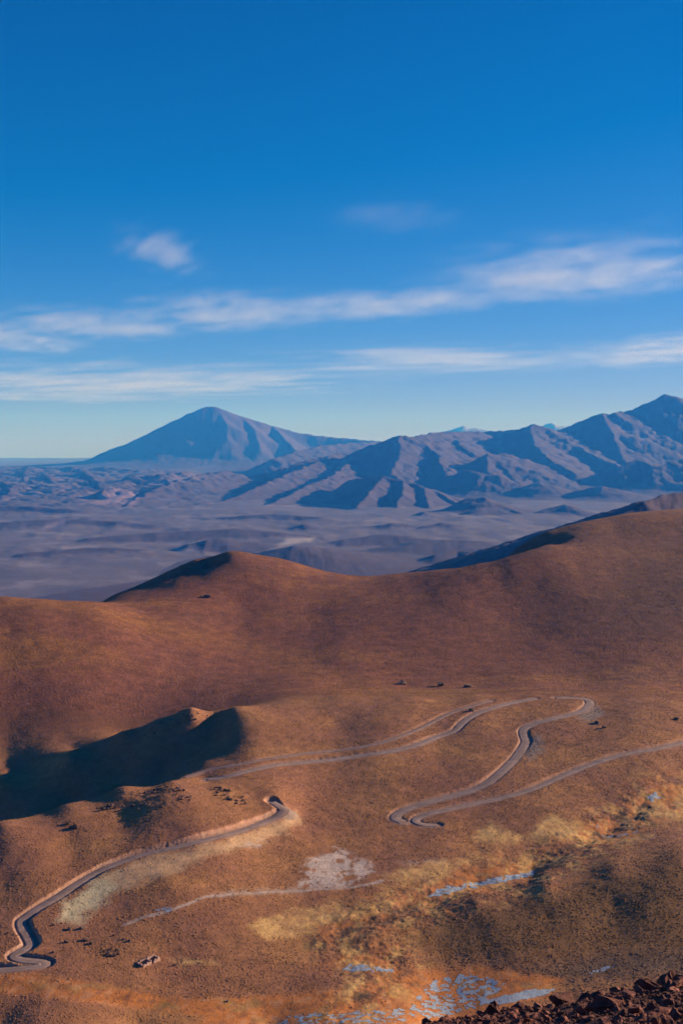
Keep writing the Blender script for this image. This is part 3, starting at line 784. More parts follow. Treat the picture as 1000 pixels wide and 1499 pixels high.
# rain-cut gullies: a short stream-power erosion run on the polar grid
H0 = H.copy()
relief = np.clip((H - zp) / 250.0, 0, 1)
H = H + relief * np.where(owner == 3, 0.0010, 0.0034) * HYY * fbm(HX / (0.012 * HYY), np.log(HYY) * 80, 6, 81, 0.68)
mid_rough = sstep(-0.20, -0.10, HU) * sstep(0.13, 0.06, HU) * sstep(9000, 13500, HYY) * sstep(17000, 15000, HYY)
roll = sstep(0.26, 0.16, HU) * sstep(7600, 9500, HYY) * sstep(15500, 13500, HYY)
H = H + roll * 46 * (0.5 - np.abs(fbm(HX / 1100, HYY / 1900 + HX / 2600, 5, 86, 0.55)))
H = H + (owner == 0) * mid_rough * 0.0011 * HYY * fbm(HX / (0.05 * HYY), np.log(HYY) * 20, 5, 85, 0.6)
left_rough = sstep(-0.05, -0.2, HU) * sstep(12500, 17000, HYY) * sstep(33000, 28000, HYY)
H = H + left_rough * (0.35 + 0.65 * sstep(14000, 21000, HYY)) * 0.0120 * HYY * (0.42 - np.abs(fbm(HX / (0.040 * HYY), np.log(HYY) * 26, 5, 83, 0.6)))


def erode(H, iters, K, m=0.45):
    nr, nc = H.shape; N = nr * nc
    ids = np.arange(N).reshape(nr, nc)
    dxc = (FU[1] - FU[0]) * HD
    dyc = np.gradient(FD)[:, None] * np.ones_like(HD)
    area = (dxc * dyc).ravel()
    unit = (0.0012 * HD).ravel()
    for it in range(iters):
        best = np.zeros((nr, nc)); rec = ids.copy(); dl = np.ones((nr, nc))
        for dr in (-1, 0, 1):
            for dc in (-1, 0, 1):
                if dr == 0 and dc == 0: continue
                rs = slice(max(dr, 0), nr + min(dr, 0)); rd = slice(max(-dr, 0), nr + min(-dr, 0))
                cs = slice(max(dc, 0), nc + min(dc, 0)); cd = slice(max(-dc, 0), nc + min(-dc, 0))
                L = np.hypot(dxc[rd, cd] * dc, dyc[rd, cd] * dr)
                sl = (H[rd, cd] - H[rs, cs]) / L
                b = best[rd, cd]; up = sl > b
                b[up] = sl[up]
                rr = rec[rd, cd]; rr[up] = ids[rs, cs][up]
                dd = dl[rd, cd]; dd[up] = L[up]
        rec = rec.ravel(); dlf = dl.ravel()
        lvl = (rec != np.arange(N)).astype(np.int32); p = rec.copy()
        for _ in range(12):
            lvl = lvl + lvl[p]; p = p[p]
        order = np.argsort(lvl, kind='stable')
        bounds = np.searchsorted(lvl[order], np.arange(lvl.max() + 2))
        A = area.copy()
        for l in range(lvl.max(), 0, -1):
            n = order[bounds[l]:bounds[l + 1]]
            np.add.at(A, rec[n], A[n])
        # scale-free: express area and length in units of the local cell size, so gullies look alike near and far
        Fk = K * (A / unit ** 2) ** m * unit / dlf
        Fk = np.minimum(Fk, 6)
        h = H.ravel().copy()
        for l in range(1, lvl.max() + 1):
            n = order[bounds[l]:bounds[l + 1]]
            h[n] = (h[n] + Fk[n] * h[rec[n]]) / (1 + Fk[n])
        H = h.reshape(nr, nc)
        # a little creep
        Lp = np.zeros_like(H)
        Lp[1:-1, 1:-1] = H[1:-1, :-2] + H[1:-1, 2:] + H[:-2, 1:-1] + H[2:, 1:-1] - 4 * H[1:-1, 1:-1]
        H = H + 0.025 * Lp
    return H


HE = erode(H, 7, 0.016)
H = H * 0.0 + HE
H = np.maximum(H, zp - 30)

HPX, HPY = pix(HX, HYY, H)
fn1 = fbm(HX / (0.05 * HYY), np.log(HYY) * 20, 4, 91); fn2 = fbm(HX / (0.07 * HYY) + 0.4 * fn1, np.log(HYY) * 13, 5, 92, 0.6)
fs = np.zeros(H.shape + (3,)) + col((0.150, 0.098, 0.090))
fs = lay(fs, sstep(-0.1, 0.4, fn1) * 0.6, (0.125, 0.085, 0.075))
flat = (owner == 0) * (1 - 0.75 * left_rough)
fs = lay(fs, flat * 0.8, (0.215, 0.165, 0.150))
fs = lay(fs, flat * sstep(0.08, 0.42, fn2 + 0.3 * fn1) * 0.5, (0.40, 0.32, 0.28))
fs = lay(fs, flat * sstep(0.02, 0.4, -fn2) * 0.45, (0.115, 0.095, 0.10))
wpx = HPX + 8 * fn1 + 10 * fn2; wpy = HPY + 3 * fn2
for pl, a, c in (([(100, 728), (140, 735), (150, 718), (172, 712), (210, 725), (190, 740), (150, 740)], 0.8, (0.50, 0.31, 0.26)),
                 ([(405, 796), (420, 789), (462, 787), (455, 793), (415, 799)], 0.95, (0.62, 0.50, 0.36)),
                 ([(250, 803), (275, 800), (285, 806), (260, 809)], 0.7, (0.45, 0.38, 0.32)),
                 ([(55, 775), (70, 768), (110, 757), (95, 768)], 0.7, (0.42, 0.29, 0.26)),
                 ([(190, 700), (280, 690), (300, 700), (220, 715)], 0.4, (0.33, 0.21, 0.19)),
                 ([(880, 625), (960, 632), (1000, 652), (1000, 656), (950, 640)], 0.4, (0.3, 0.22, 0.2))):
    fs = lay(fs, a * sstep(-3, 4, poly_sd(wpx, wpy, pl)), c)
fs = lay(fs, (owner == 3) * 0.7, (0.150, 0.088, 0.088))
fs = lay(fs, (owner == 4) * 0.8, (0.150, 0.080, 0.066))
fs = lay(fs, (owner == 5) * sstep(0.0, 0.3, (H - 700) / 600 + fn1), (0.26, 0.22, 0.24))
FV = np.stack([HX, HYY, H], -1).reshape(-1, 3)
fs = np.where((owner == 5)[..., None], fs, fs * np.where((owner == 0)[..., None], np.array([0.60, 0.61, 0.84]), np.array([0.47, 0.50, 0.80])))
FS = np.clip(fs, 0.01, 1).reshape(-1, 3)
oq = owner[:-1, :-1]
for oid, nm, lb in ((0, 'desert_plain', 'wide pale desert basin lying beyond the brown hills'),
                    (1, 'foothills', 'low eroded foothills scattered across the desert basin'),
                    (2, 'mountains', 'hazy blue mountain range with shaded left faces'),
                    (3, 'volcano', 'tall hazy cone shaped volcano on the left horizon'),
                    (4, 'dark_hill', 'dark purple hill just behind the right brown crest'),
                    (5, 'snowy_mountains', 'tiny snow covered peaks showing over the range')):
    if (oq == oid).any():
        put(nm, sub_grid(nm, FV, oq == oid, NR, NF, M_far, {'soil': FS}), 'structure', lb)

# ------------------------------------------------------------------ looking up the near ground
def ground(X, Y):
    """height and soil arrays of the finished near ground at world points"""
    X = np.asarray(X, float); Y = np.asarray(Y, float)
    cu = np.clip((X / Y - UU[0]) / (UU[1] - UU[0]), 0, NU - 1.001)
    rr = np.clip(np.interp(Y, DD, np.arange(ND)), 0, ND - 1.001)
    c0 = cu.astype(int); r0 = rr.astype(int); fc = cu - c0; fr = rr - r0

    def lk(A):
        a = A[r0, c0]; b = A[r0, c0 + 1]; c = A[r0 + 1, c0]; d = A[r0 + 1, c0 + 1]
        if A.ndim == 3:
            return ((a * (1 - fc)[..., None] + b * fc[..., None]) * (1 - fr)[..., None] + (c * (1 - fc)[..., None] + d * fc[..., None]) * fr[..., None])
        return (a * (1 - fc) + b * fc) * (1 - fr) + (c * (1 - fc) + d * fc) * fr
    return lk


RS = np.random.RandomState(11)
random.seed(5)

# ------------------------------------------------------------------ bunch grass and low bushes (nobody could count them)
def tuft_material(name):
    m, nt, b = new_mat(name)
    at = nt.nodes.new('ShaderNodeAttribute'); at.attribute_type = 'INSTANCER'; at.attribute_name = 'tint'
    nt.links.new(at.outputs['Color'], b.inputs['Base Color'])
    return m


def scatter(name, label, n, d0, d1, size, thresh_field, mat, tint_a, tint_b, squash):
    u = RS.uniform(-0.335, 0.335, n); d = np.sqrt(RS.uniform(d0 ** 2, d1 ** 2, n))
    X = u * d
    lk = ground(X, d)
    g = lk(thresh_field); z = lk(GZ); sc = lk(soil)
    keep = RS.uniform(0, 1, n) < g * np.clip(0.62 + 0.9 * fbm(X / 24, d / 24, 4, 101, 0.6), 0.06, 1)
    X, d, z, sc = X[keep], d[keep], z[keep], sc[keep]
    k = len(X)
    mixv = np.clip(0.5 + 0.9 * fbm(X / 70, d / 70, 3, 103) + RS.normal(0, 0.22, k), 0, 1)[:, None]
    tint = (np.array(tint_a) * (1 - mixv) + np.array(tint_b) * mixv) * RS.uniform(0.7, 1.25, k)[:, None]
    tint = 0.45 * tint + 0.55 * sc * 1.12
    sz = size[0] + (size[1] - size[0]) * RS.beta(1.3, 4.0, k)
    me = bpy.data.meshes.new(name)
    me.vertices.add(k)
    me.vertices.foreach_set('co', np.stack([X, d, z], 1).astype(np.float32).ravel())
    a = me.attributes.new('tint', 'FLOAT_COLOR', 'POINT')
    c4 = np.ones((k, 4), np.float32); c4[:, :3] = tint
    a.data.foreach_set('color', c4.ravel())
    a = me.attributes.new('size', 'FLOAT', 'POINT'); a.data.foreach_set('value', sz.astype(np.float32))
    me.materials.append(mat)
    o = put(name, me, 'stuff', label)
    ng = bpy.data.node_groups.new(name, 'GeometryNodeTree')
    ng.interface.new_socket('Geometry', in_out='INPUT', socket_type='NodeSocketGeometry')
    ng.interface.new_socket('Geometry', in_out='OUTPUT', socket_type='NodeSocketGeometry')
    N = ng.nodes; L = ng.links
    gi = N.new('NodeGroupInput'); go = N.new('NodeGroupOutput')
    ico = N.new('GeometryNodeMeshIcoSphere'); ico.inputs['Radius'].default_value = 0.5; ico.inputs['Subdivisions'].default_value = 2
    sp = N.new('GeometryNodeSetPosition')
    nz = N.new('ShaderNodeTexNoise'); nz.inputs['Scale'].default_value = 3.5
    pos = N.new('GeometryNodeInputPosition')
    sub = N.new('ShaderNodeVectorMath'); sub.operation = 'SUBTRACT'; sub.inputs[1].default_value = (0.5, 0.5, 0.5)
    scl = N.new('ShaderNodeVectorMath'); scl.operation = 'SCALE'; scl.inputs['Scale'].default_value = 0.7
    L.new(pos.outputs[0], nz.inputs['Vector']); L.new(nz.outputs['Color'], sub.inputs[0]); L.new(sub.outputs[0], scl.inputs[0])
    L.new(scl.outputs[0], sp.inputs['Offset']); L.new(ico.outputs[0], sp.inputs['Geometry'])
    tr = N.new('GeometryNodeTransform'); tr.inputs['Scale'].default_value = (1, 1, squash); tr.inputs['Translation'].default_value = (0, 0, squash * 0.25)
    L.new(sp.outputs[0], tr.inputs['Geometry'])
    sm = N.new('GeometryNodeSetMaterial'); sm.inputs['Material'].default_value = mat
    L.new(tr.outputs[0], sm.inputs['Geometry'])
    m2p = N.new('GeometryNodeMeshToPoints'); L.new(gi.outputs[0], m2p.inputs[0])
    iop = N.new('GeometryNodeInstanceOnPoints')
    L.new(m2p.outputs[0], iop.inputs['Points']); L.new(sm.outputs[0], iop.inputs['Instance'])
    rv = N.new('FunctionNodeRandomValue'); rv.data_type = 'FLOAT_VECTOR'; rv.inputs['Max'].default_value = (0.25, 0.25, 6.28)
    L.new(rv.outputs[0], iop.inputs['Rotation'])
    na = N.new('GeometryNodeInputNamedAttribute'); na.data_type = 'FLOAT'; na.inputs['Name'].default_value = 'size'
    L.new(na.outputs[0], iop.inputs['Scale'])
    L.new(iop.outputs[0], go.inputs[0])
    md = o.modifiers.new('scatter', 'NODES'); md.node_group = ng
    return o


M_tuft = tuft_material('dry_grass')
M_bush = tuft_material('dry_bush')
scatter('bunch_grass', 'dry ochre bunch grass dotted over the whole valley floor', 300000, 505, 1172, (0.34, 1.2), grassy, M_tuft, (0.30, 0.135, 0.065), (0.44, 0.235, 0.08), 0.47)
scatter('low_bushes', 'small dark and ochre bushes sprinkled over the brown hills', 120000, 1172, 2150, (0.6, 1.9), grassy * 0.8 + 0.1, M_bush, (0.15, 0.068, 0.045), (0.36, 0.175, 0.055), 0.42)


# ------------------------------------------------------------------ rocks
def rock_mesh(name, seed, mat, flat=0.75, npts=16, rough=0.05, cuts=2):
    r = random.Random(seed)
    bm = bmesh.new()
    for i in range(npts):
        v = Vector((r.gauss(0, 1), r.gauss(0, 1), r.gauss(0, 1))).normalized()
        v *= r.uniform(0.36, 0.56)
        bm.verts.new((v.x * r.uniform(0.9, 1.25), v.y, v.z * flat))
    hull = bmesh.ops.convex_hull(bm, input=bm.verts[:])
    junk = list({g for g in hull['geom_interior'] + hull['geom_unused'] if isinstance(g, bmesh.types.BMVert)})
    if junk: bmesh.ops.delete(bm, geom=junk, context='VERTS')
    bmesh.ops.bevel(bm, geom=bm.edges[:], offset=0.035, segments=1, affect='EDGES', clamp_overlap=True)
    bmesh.ops.triangulate(bm, faces=bm.faces[:])
    bmesh.ops.subdivide_edges(bm, edges=bm.edges[:], cuts=cuts - 1 if cuts > 1 else 1, use_grid_fill=True)
    bmesh.ops.triangulate(bm, faces=bm.faces[:])
    co = np.array([v.co for v in bm.verts])
    n = rough * (gnoise(co[:, 0] * 5 + seed, co[:, 1] * 5 + co[:, 2] * 3, seed) + 0.6 * gnoise(co[:, 1] * 11, co[:, 2] * 11 + co[:, 0] * 4 + seed, seed + 1))
    for v, d in zip(bm.verts, n):
        v.co += v.co.normalized() * float(d)
    me = bpy.data.meshes.new(name); bm.to_mesh(me); bm.free()
    me.materials.append(mat)
    return me


def face_tris(meshes):
    out = []
    for me in meshes:
        v = np.empty(len(me.vertices) * 3, np.float32); me.vertices.foreach_get('co', v)
        me.calc_loop_triangles()
        t = np.empty(len(me.loop_triangles) * 3, np.int32); me.loop_triangles.foreach_get('vertices', t)
        out.append((v.reshape(-1, 3), t.reshape(-1, 3)))
    return out


def joined(name, variants, places, mat):
    """many stones in one mesh: places = (x, y, z, size, yaw, tilt)"""
    VV = []; TT = []; off = 0
    for i, (x, y, z, s, yaw, tilt) in enumerate(places):
        v, t = variants[i % len(variants)]
        m = np.array(Matrix.Rotation(yaw, 3, 'Z') @ Matrix.Rotation(tilt, 3, 'X')) * s
        VV.append(v @ m.T + (x, y, z)); TT.append(t + off); off += len(v)
    return mesh_from(name, np.concatenate(VV), np.concatenate(TT), mat, False)


big_rust = [rock_mesh('red_rock', 100 + i, M_rust, 0.72, 15, 0.09, 2) for i in range(9)]
small_rust = [rock_mesh('red_stone', 200 + i, M_rust, 0.75, 9, 0.03, 1) for i in range(8)]
dark_rocks = [rock_mesh('dark_rock', 300 + i, M_dark, 0.7, 14, 0.06, 1) for i in range(7)]
scree_rocks = [rock_mesh('scree', 400 + i, M_scree, 0.7, 8, 0.03, 1) for i in range(5)]

# the slope we stand on, falling away from the camera, with its rubble brow in the lower right corner
NS = 260
SU = np.linspace(-0.5, 0.5, NS)
SD = np.concatenate([np.linspace(6, 30, 170), np.exp(np.linspace(math.log(30.5), math.log(500), 60))])
su, sd = np.meshgrid(SU, SD)


def brow_py(px):
    return np.interp(px, [-400, 400, 600, 640, 690, 740, 800, 860, 910, 960, 1000, 1200], [1640, 1560, 1508, 1497, 1489, 1478, 1474, 1462, 1452, 1446, 1440, 1410])


def slope_z(x, d):
    px = 500 + F * (x / d) * 0.98
    tx, tc = ray(px, brow_py(px))
    zc = tc * 24.0
    tx, tn = ray(px, brow_py(px) + 150)
    zn = tn * 12.0
    z = np.where(d < 12, -1.9 + (zn + 1.9) * d / 12.0,
        np.where(d < 24, zn + (zc - zn) * (d - 12) / 12.0,
        np.where(d < 31, zc - 0.62 * (d - 24) - 0.02 * (d - 24) ** 2, zc - 0.62 * 7 - 0.98 + (d - 31) / 469.0 * (-288 - (zc - 5.32)))))
    return z


sx = su * sd
sz = slope_z(sx, sd) + 0.16 * fbm(sx / 1.3, sd / 1.3, 4, 131) * sstep(60, 30, sd)
r, c = np.meshgrid(np.arange(len(SD) - 1), np.arange(NS - 1), indexing='ij')
q = np.stack([r * NS + c, r * NS + c + 1, (r + 1) * NS + c + 1, (r + 1) * NS + c], -1).reshape(-1, 4)
put('rubble_slope', mesh_from('rubble_slope', np.stack([sx, sd, sz], -1).reshape(-1, 3), q, M_scarp), 'structure', 'rust red gravel slope in the lower right corner')


def on_slope(px, d):
    x = (px - 500) / F / 0.98 * d
    return float(x), float(slope_z(np.array(x), np.array(d)))


def red_rock(px, d, size, yaw, tilt, label, mesh, sink=0.22, group=None, sc=(1, 1, 1)):
    x, z = on_slope(px, d)
    o = put('red_rock', mesh, None, label, 'rock', group, None, (x, d, z + size * (0.35 - sink)), (tilt, tilt * 0.6, yaw), (size * sc[0], size * sc[1], size * sc[2]))
    return o


specials = [
    (655, 23.4, 0.36, 0.4, 0.1, 'dark peaked rock on the left end of the red rubble brow', (1, 1, 1.1)),
    (722, 23.2, 0.62, 0.5, 0.45, 'sharp dark wedge of rock tilted on the brow beside the ice', (0.9, 1, 1.25)),
    (828, 23.6, 0.70, 0.1, 0.05, 'long flat topped dark boulder halfway along the rubble brow', (1.35, 0.9, 0.75)),
    (888, 21.0, 0.66, 0.2, 0.1, 'dark wide rock lying lower in the middle of the rubble', (1.5, 0.9, 0.8)),
    (952, 23.8, 0.72, 2.1, 0.25, 'pale topped slanting red boulder on the brow beside the corner boulder', (1.3, 0.9, 0.85)),
    (988, 23.0, 0.80, 0.9, 0.1, 'biggest dark boulder at the right edge of the brow', (1.3, 1.0, 0.95)),
    (925, 22.4, 0.48, 1.4, 0.3, 'dark block in the gap below the slanting red boulder', (1.3, 0.9, 0.8)),
    (975, 18.5, 0.46, 0.3, 0.0, 'flat grey faced slab near the lower right corner', (1.7, 0.9, 0.5)),
    (905, 23.9, 0.36, 0.2, 0.1, 'small dark knob between the two largest brow boulders', (1.1, 1, 1)),
    (790, 23.6, 0.36, 1.2, 0.2, 'reddish lump just left of the long flat boulder', (1.1, 1, 1.1)),
]
for i, (px, d, s, yaw, tilt, lb, sc) in enumerate(specials):
    red_rock(px, d, s * 0.78, yaw, tilt, lb, big_rust[i % len(big_rust)], 0.15, None, sc)
taken = [(a[0], a[1], a[2]) for a in specials]
cnt = 0
while cnt < 285:
    d = random.uniform(14.5, 24.6); px = random.uniform(590, 1015)
    if random.random() < 0.35: d = random.uniform(22.5, 24.6)
    s = 0.13 + 0.27 * random.random() ** 1.7
    if any(abs(px - a) / F * d < 0.45 * (s + b2) and abs(d - b) < 0.5 * (s + b2) for a, b, b2 in taken): continue
    taken.append((px, d, s))
    red_rock(px, d, s, random.uniform(0, 6.28), random.uniform(-0.4, 0.4), 'fist to head sized rust red rock in the rubble of the lower right corner', big_rust[cnt % len(big_rust)], random.uniform(0.12, 0.3), 'loose rocks in the red rubble', (random.uniform(0.9, 1.3), 1, random.uniform(0.75, 1.15)))
    cnt += 1
sv = face_tris(small_rust)
pl = []
for i in range(9000):
    d = random.uniform(12.5, 25.5); px = random.uniform(540, 1060)
    x, z = on_slope(px, d)
    z += 0.16 * float(fbm(np.array([x / 1.3]), np.array([d / 1.3]), 4, 131)[0])
    s = 0.03 + 0.12 * random.random() ** 2
    pl.append((x, d, z + 0.1 * s, s, random.uniform(0, 6.28), random.uniform(-0.6, 0.6)))
put('rubble', joined('rubble', sv, pl, M_rust), 'stuff', 'small rust red stones filling the gaps between the rocks')


# dark boulders and outcrops in the valley
def place_ground(px, py, name, mesh, size, label, cat, group, sink=0.2, sc=(1, 1, 1)):
    x, y = hit(px, py)
    z = float(ground(np.array([x]), np.array([y]))(GZ)[0])
    return put(name, mesh, None, label, cat, group, None, (x, y, z + size * (0.33 * sc[2] - sink)), (random.uniform(-0.2, 0.2), random.uniform(-0.2, 0.2), random.uniform(0, 6.28)), (size * sc[0], size * sc[1], size * sc[2]))


def in_poly(poly):
    xs = [p[0] for p in poly]; ys = [p[1] for p in poly]
    while True:
        x = random.uniform(min(xs), max(xs)); y = random.uniform(min(ys), max(ys))
        if poly_sd(np.array([x]), np.array([y]), poly)[0] > 0: return x, y


k = 0
for poly, n, lb, gp in (
        ([(195, 1158), (250, 1150), (270, 1158), (225, 1168)], 26, 'dark rock of the low outcrop crowning the hill above the left road', 'rocks crowning the road hill'),
        ([(135, 1180), (165, 1176), (172, 1184), (145, 1187)], 12, 'dark rock in the clump on the shadow side of the road hill', 'rocks on the shadow edge of the road hill'),
        ([(190, 1180), (235, 1174), (240, 1183), (205, 1186)], 16, 'dark rock in the clump just under the crown of the road hill', 'rocks under the crown of the road hill'),
        ([(255, 1163), (285, 1168), (288, 1174), (262, 1172)], 8, 'dark rock in the thin line between the two outcrops of the road hill', 'rocks between the outcrops'),
        ([(205, 1068), (275, 1040), (345, 1036), (345, 1043), (280, 1056), (215, 1082)], 30, 'dark rock along the crest of the shadowed spur', 'rocks on the crest of the shadowed spur'),
        ([(302, 1152), (322, 1153), (362, 1170), (372, 1178), (350, 1178), (312, 1163)], 34, 'dark rock of the ragged outcrop above the road bend', 'rocks above the road bend')):
    for i in range(n):
        px, py = in_poly(poly)
        place_ground(px, py, 'outcrop_rock', dark_rocks[k % 7], random.uniform(0.9, 3.0), lb, 'rock', gp, 0.15, (1.3, 1, random.uniform(0.7, 1.2))); k += 1
BOULD = [(101, 1360, 8, 'left boulder of the dark pair below the pale road fill'), (121, 1358, 10, 'larger right boulder of the dark pair below the pale road fill'),
         (78, 1354, 6, 'low dark boulder just right of the road bend'), (97, 1378, 8, 'dark boulder standing alone between the road bend and the stone ruin'),
         (125, 1375, 9, 'upper boulder of the touching pair uphill from the ruin'), (133, 1380, 7, 'lower boulder of the touching pair uphill from the ruin'),
         (190, 1377, 7, 'dark boulder directly above the stone ruin'), (181, 1375, 5, 'small boulder left of the one above the ruin'), (166, 1369, 5, 'small dark boulder above the collapsed enclosure'),
         (78, 1393, 6, 'small dark boulder right of the lower hairpin'), (13, 1367, 6, 'dark boulder left of the road at the edge of the photo'),
         (590, 1001, 14, 'left dark rock of three at the foot of the big brown slope'), (645, 1004, 15, 'middle dark rock of three at the foot of the big brown slope'), (686, 1006, 13, 'right dark rock of three at the foot of the big brown slope'),
         (690, 1041, 9, 'dark block put in for a culvert hole beside the pale bench road'), (110, 1212, 12, 'flat dark rock on the left slope above the road'), (100, 1206, 8, 'small dark rock uphill of the flat dark one'),  # the bench road block is added as the dark of a culvert hole
         (332, 1466, 6, 'dark rock at the edge of the orange bog'), (258, 1412, 6, 'low dark rock to the right of the stone ruin'), (303, 874, 10, 'dark low rock on the sunny side of the round hill'),
         (875, 1059, 9, 'dark rock in the scree under the road bend on the bench'), (886, 1066, 8, 'small dark rock downhill from the scree under the bend'), (991, 1053, 9, 'dark rock on the right edge of the bench')]
for px, py, s, lb in BOULD:
    x, y = hit(px, py)
    place_ground(px, py, 'boulder', dark_rocks[k % 7], s / F * y * 1.05, lb, 'boulder', None, 0.15, (1.25, 1, 0.8)); k += 1
for i in range(22):
    a = random.uniform(0, 6.28)
    px = 165 + 9 * math.cos(a) + random.uniform(-3, 3); py = 1394 + 4.5 * math.sin(a) + random.uniform(-1, 1)
    place_ground(px, py, 'wall_stone', dark_rocks[k % 7], random.uniform(0.8, 2.1), 'dark stone of the collapsed round enclosure left of the ruin', 'stone', 'stones of the collapsed enclosure', 0.1); k += 1

# the roofless stone ruin
rx, ry = hit(217, 1408)
rz = float(ground(np.array([rx]), np.array([ry]))(GZ)[0])
ruin = put('stone_ruin', None, None, 'roofless stone hut ruin with broken pinkish walls in the grass', 'ruin', None, None, (rx, ry, rz - 0.2), (0, 0, math.radians(46)))


def ruin_wall(x0, y0, x1, y1, h0, h1):
    """one rubble wall with uneven top, built stone by stone in the mesh"""
    bm = bmesh.new()
    L = math.hypot(x1 - x0, y1 - y0); n = max(2, int(L / 0.55)); ang = math.atan2(y1 - y0, x1 - x0)
    for i in range(n):
        t = (i + 0.5) / n
        top = 0.62 * (h0 + (h1 - h0) * t) + random.uniform(-0.5, 0.25)
        z = -0.3
        while z < top:
            hh = random.uniform(0.28, 0.45)
            M = Matrix.Translation((x0 + (x1 - x0) * t + random.uniform(-.03, .03), y0 + (y1 - y0) * t + random.uniform(-.04, .04), z + hh / 2)) @ Matrix.Rotation(ang + random.uniform(-.08, .08), 4, 'Z') @ Matrix.Diagonal((L / n * 1.02, 0.62 + random.uniform(-.08, .1), hh * 0.97, 1))
            bmesh.ops.create_cube(bm, size=1.0, matrix=M)
            z += hh
    for v in bm.verts:
        v.co += Vector((random.uniform(-.04, .04), random.uniform(-.04, .04), random.uniform(-.03, .03)))
    me = bpy.data.meshes.new('wall'); bm.to_mesh(me); bm.free(); me.materials.append(M_wall)
    return put('wall', me, parent=ruin)


ruin_wall(-5.2, -2.4, 0.2, -2.4, 2.3, 2.5)
ruin_wall(1.6, -2.4, 5.4, -2.4, 2.5, 2.9)
ruin_wall(-5.5, -2.2, -5.5, 2.4, 2.2, 1.6)
ruin_wall(5.7, -2.2, 5.7, 2.4, 2.6, 2.4)
ruin_wall(0.3, -1.9, 0.3, 2.2, 2.6, 2.2)
ruin_wall(-5.2, 2.6, 5.4, 2.6, 1.5, 3.0)

# loose stones pushed over the road edges
pl = []
for name, label, w, mat, path, z in road_paths[:4]:
    t = np.gradient(path, axis=0); t /= np.linalg.norm(t, axis=1)[:, None]
    for i in range(0, len(path)):
        for kk in range(3):
            if random.random() < 0.55: continue
            # the downhill side is the one nearer the camera
            nx, ny = t[i, 1], -t[i, 0]
            if ny > 0: nx, ny = -nx, -ny
            o = w / 2 + 0.3 + abs(random.gauss(0, 2.6))
            if random.random() < 0.2: nx, ny = -nx, -ny; o = w / 2 + 0.4 + random.random()
            pl.append([path[i, 0] + nx * o, path[i, 1] + ny * o, 0, 0.25 + 0.8 * random.random() ** 2.5, random.uniform(0, 6.28), random.uniform(-.4, .4)])
for poly, n in (([(768, 1088), (784, 1076), (792, 1090), (780, 1104)], 60), ([(845, 1050), (870, 1040), (880, 1050)], 40)):
    for i in range(n):
        px, py = in_poly(poly); x, y = hit(px, py)
        pl.append([x, y, 0, 0.5 + 1.2 * random.random() ** 2, random.uniform(0, 6.28), random.uniform(-.4, .4)])
A = np.array(pl)
A[:, 2] = ground(A[:, 0], A[:, 1])(GZ) + 0.05
put('scree', joined('scree', face_tris(scree_rocks), [tuple(a) for a in A], M_scree), 'stuff', 'grey stones spilled along the road edges')

# ------------------------------------------------------------------ clouds: thin cirrus, real volumes high above the range
def cloud_mat(name, density, seed, sx, sy, lo, hi, slant):
    m = bpy.data.materials.new(name); m.use_nodes = True
    nt = m.node_tree
    nt.nodes.remove(nt.nodes['Principled BSDF'])
    pv = nt.nodes.new('ShaderNodeVolumePrincipled')
    pv.inputs['Color'].default_value = (0.97, 0.97, 1.0, 1)
    pv.inputs['Anisotropy'].default_value = 0.15
    tc = nt.nodes.new('ShaderNodeTexCoord')
    ln = nt.nodes.new('ShaderNodeVectorMath'); ln.operation = 'LENGTH'
    nt.links.new(tc.outputs['Object'], ln.inputs[0])
    fall = nt.nodes.new('ShaderNodeMapRange'); fall.interpolation_type = 'SMOOTHSTEP'
    fall.inputs['From Min'].default_value = 1.0; fall.inputs['From Max'].default_value = 0.1
    nt.links.new(ln.outputs['Value'], fall.inputs['Value'])
    geo = nt.nodes.new('ShaderNodeNewGeometry')
    mp = nt.nodes.new('ShaderNodeMapping'); mp.vector_type = 'TEXTURE'
    mp.inputs['Scale'].default_value = (sx, sy, 1500.0)
    mp.inputs['Rotation'].default_value = (0, 0, slant)
    mp.inputs['Location'].default_value = (seed * 8700.0, seed * 5300.0, 0)
    nt.links.new(geo.outputs['Position'], mp.inputs[0])
    nz = nt.nodes.new('ShaderNodeTexNoise'); nz.inputs['Scale'].default_value = 1.0; nz.inputs['Detail'].default_value = 9
    nz.inputs['Roughness'].default_value = 0.66; nz.inputs['Distortion'].default_value = 0.7
    nt.links.new(mp.outputs[0], nz.inputs['Vector'])
    # noise + falloff - threshold
    ad = nt.nodes.new('ShaderNodeMath'); ad.operation = 'MULTIPLY_ADD'
    nt.links.new(fall.outputs[0], ad.inputs[0]); ad.inputs[1].default_value = 0.36
    ct = nt.nodes.new('ShaderNodeMath'); ct.operation = 'MULTIPLY_ADD'
    nt.links.new(nz.outputs['Fac'], ct.inputs[0]); ct.inputs[1].default_value = 1.7; ct.inputs[2].default_value = -0.35
    nt.links.new(ct.outputs[0], ad.inputs[2])
    mr = nt.nodes.new('ShaderNodeMapRange'); mr.interpolation_type = 'SMOOTHSTEP'
    mr.inputs['From Min'].default_value = lo; mr.inputs['From Max'].default_value = hi
    mr.inputs['To Max'].default_value = density
    nt.links.new(ad.outputs[0], mr.inputs['Value'])
    fm = nt.nodes.new('ShaderNodeMath'); fm.operation = 'MULTIPLY'
    nt.links.new(mr.outputs[0], fm.inputs[0]); nt.links.new(fall.outputs[0], fm.inputs[1])
    nt.links.new(fm.outputs[0], pv.inputs['Density'])
    nt.links.new(pv.outputs[0], nt.nodes['Material Output'].inputs['Volume'])
    return m


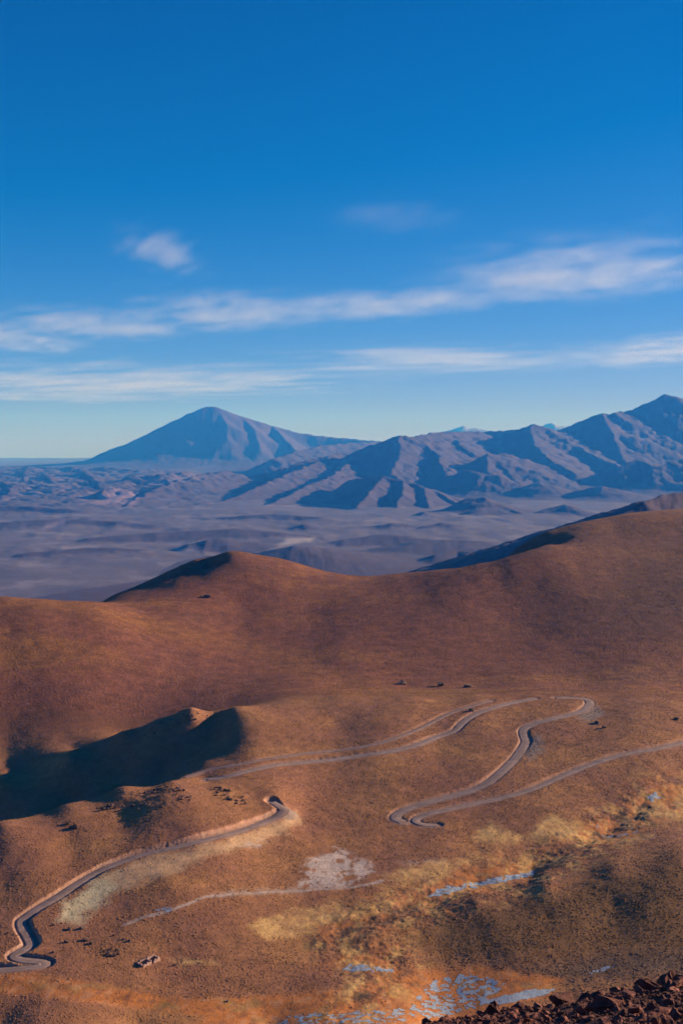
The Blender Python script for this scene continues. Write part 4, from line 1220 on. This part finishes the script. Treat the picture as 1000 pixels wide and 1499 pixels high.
CLOUDS = [
    # centre px, py, half width px, half height px, density, texture sizes, slant, label
    (243, 360, 105, 66, 1.1, 4200, 700, -1.05, 'small lone wisp of cloud high on the left'),
    (850, 372, 330, 92, 2.4, 3000, 800, -0.6, 'broadest brightest streaked cloud on the right'),
    (575, 312, 190, 46, 0.35, 2600, 800, -0.9, 'faintest wisp of cloud above the middle of the picture'),
    (140, 465, 230, 44, 2.3, 3200, 900, -0.6, 'middle stretch of the long cloud band left of the volcano top'),
    (330, 444, 260, 56, 2.2, 3200, 900, -0.6, 'brightest stretch of the long cloud band above the volcano'),
    (520, 442, 230, 40, 2.0, 3200, 900, -0.5, 'thin right hand stretch of the long cloud band'),
    (0, 479, 200, 50, 2.6, 3200, 1000, -0.5, 'cloud band entering at the left edge'),
    (60, 574, 420, 22, 1.6, 12000, 4000, -0.4, 'faint low veil of cloud left of the volcano'),
    (650, 434, 150, 36, 1.7, 2600, 900, -0.5, 'small ragged cloud below the left end of the brightest cloud'),
    (190, 533, 620, 56, 2.8, 11000, 3000, -0.5, 'lowest flat cloud sheet behind the volcano'),
    (640, 518, 400, 40, 2.2, 11000, 2800, -0.5, 'thin cloud streak low over the middle mountains'),
    (980, 494, 270, 56, 2.6, 5000, 1600, -0.5, 'low cloud at the right edge above the highest mountain'),
]
ALT = 7000.0
for i, (px, py, hw, hh, dn, sx_, sy_, sl, lb) in enumerate(CLOUDS):
    def dist_at(row):
        return ALT / float(ray(px, row)[1])
    dN, dF = dist_at(py - hh), dist_at(min(py + hh, 612))
    dc = (dN + dF) / 2
    x = float(ray(px, py)[0]) * dc
    bm = bmesh.new(); bmesh.ops.create_icosphere(bm, subdivisions=4, radius=1.0)
    me = bpy.data.meshes.new('cloud'); bm.to_mesh(me); bm.free()
    me.materials.append(cloud_mat('cloud_%d' % i, dn * 2.2e-4 * 40000 / dc, i + 1, sx_, sy_, 0.60, 1.15, sl))
    put('cloud', me, 'thing', lb, 'cloud', None, None, (x, dc, ALT), (0, 0, 0), (hw / F * dc, (dF - dN) / 2, 450.0))

# ------------------------------------------------------------------ haze
HZ = dict(x=34000, y0=-3000, y1=78000, z0=-1010, z1=1900)
bm = bmesh.new()
bmesh.ops.create_cube(bm, size=1.0, matrix=Matrix.Translation((0, (HZ['y0'] + HZ['y1']) / 2, (HZ['z0'] + HZ['z1']) / 2)) @ Matrix.Diagonal((HZ['x'] * 2, HZ['y1'] - HZ['y0'], HZ['z1'] - HZ['z0'], 1)))
me = bpy.data.meshes.new('haze'); bm.to_mesh(me); bm.free()
mh = bpy.data.materials.new('haze'); mh.use_nodes = True
nt = mh.node_tree
nt.nodes.remove(nt.nodes['Principled BSDF'])
pv = nt.nodes.new('ShaderNodeVolumePrincipled')
pv.inputs['Color'].default_value = (0.03, 0.25, 1.0, 1)
pv.inputs['Density'].default_value = 2.9e-5
pv.inputs['Anisotropy'].default_value = 0.0
pv.inputs['Absorption Color'].default_value = (1, 1, 1, 1)
nt.links.new(pv.outputs[0], nt.nodes['Material Output'].inputs['Volume'])
me.materials.append(mh)
put('haze', me, 'stuff', 'thin blue air filling the distance', None)
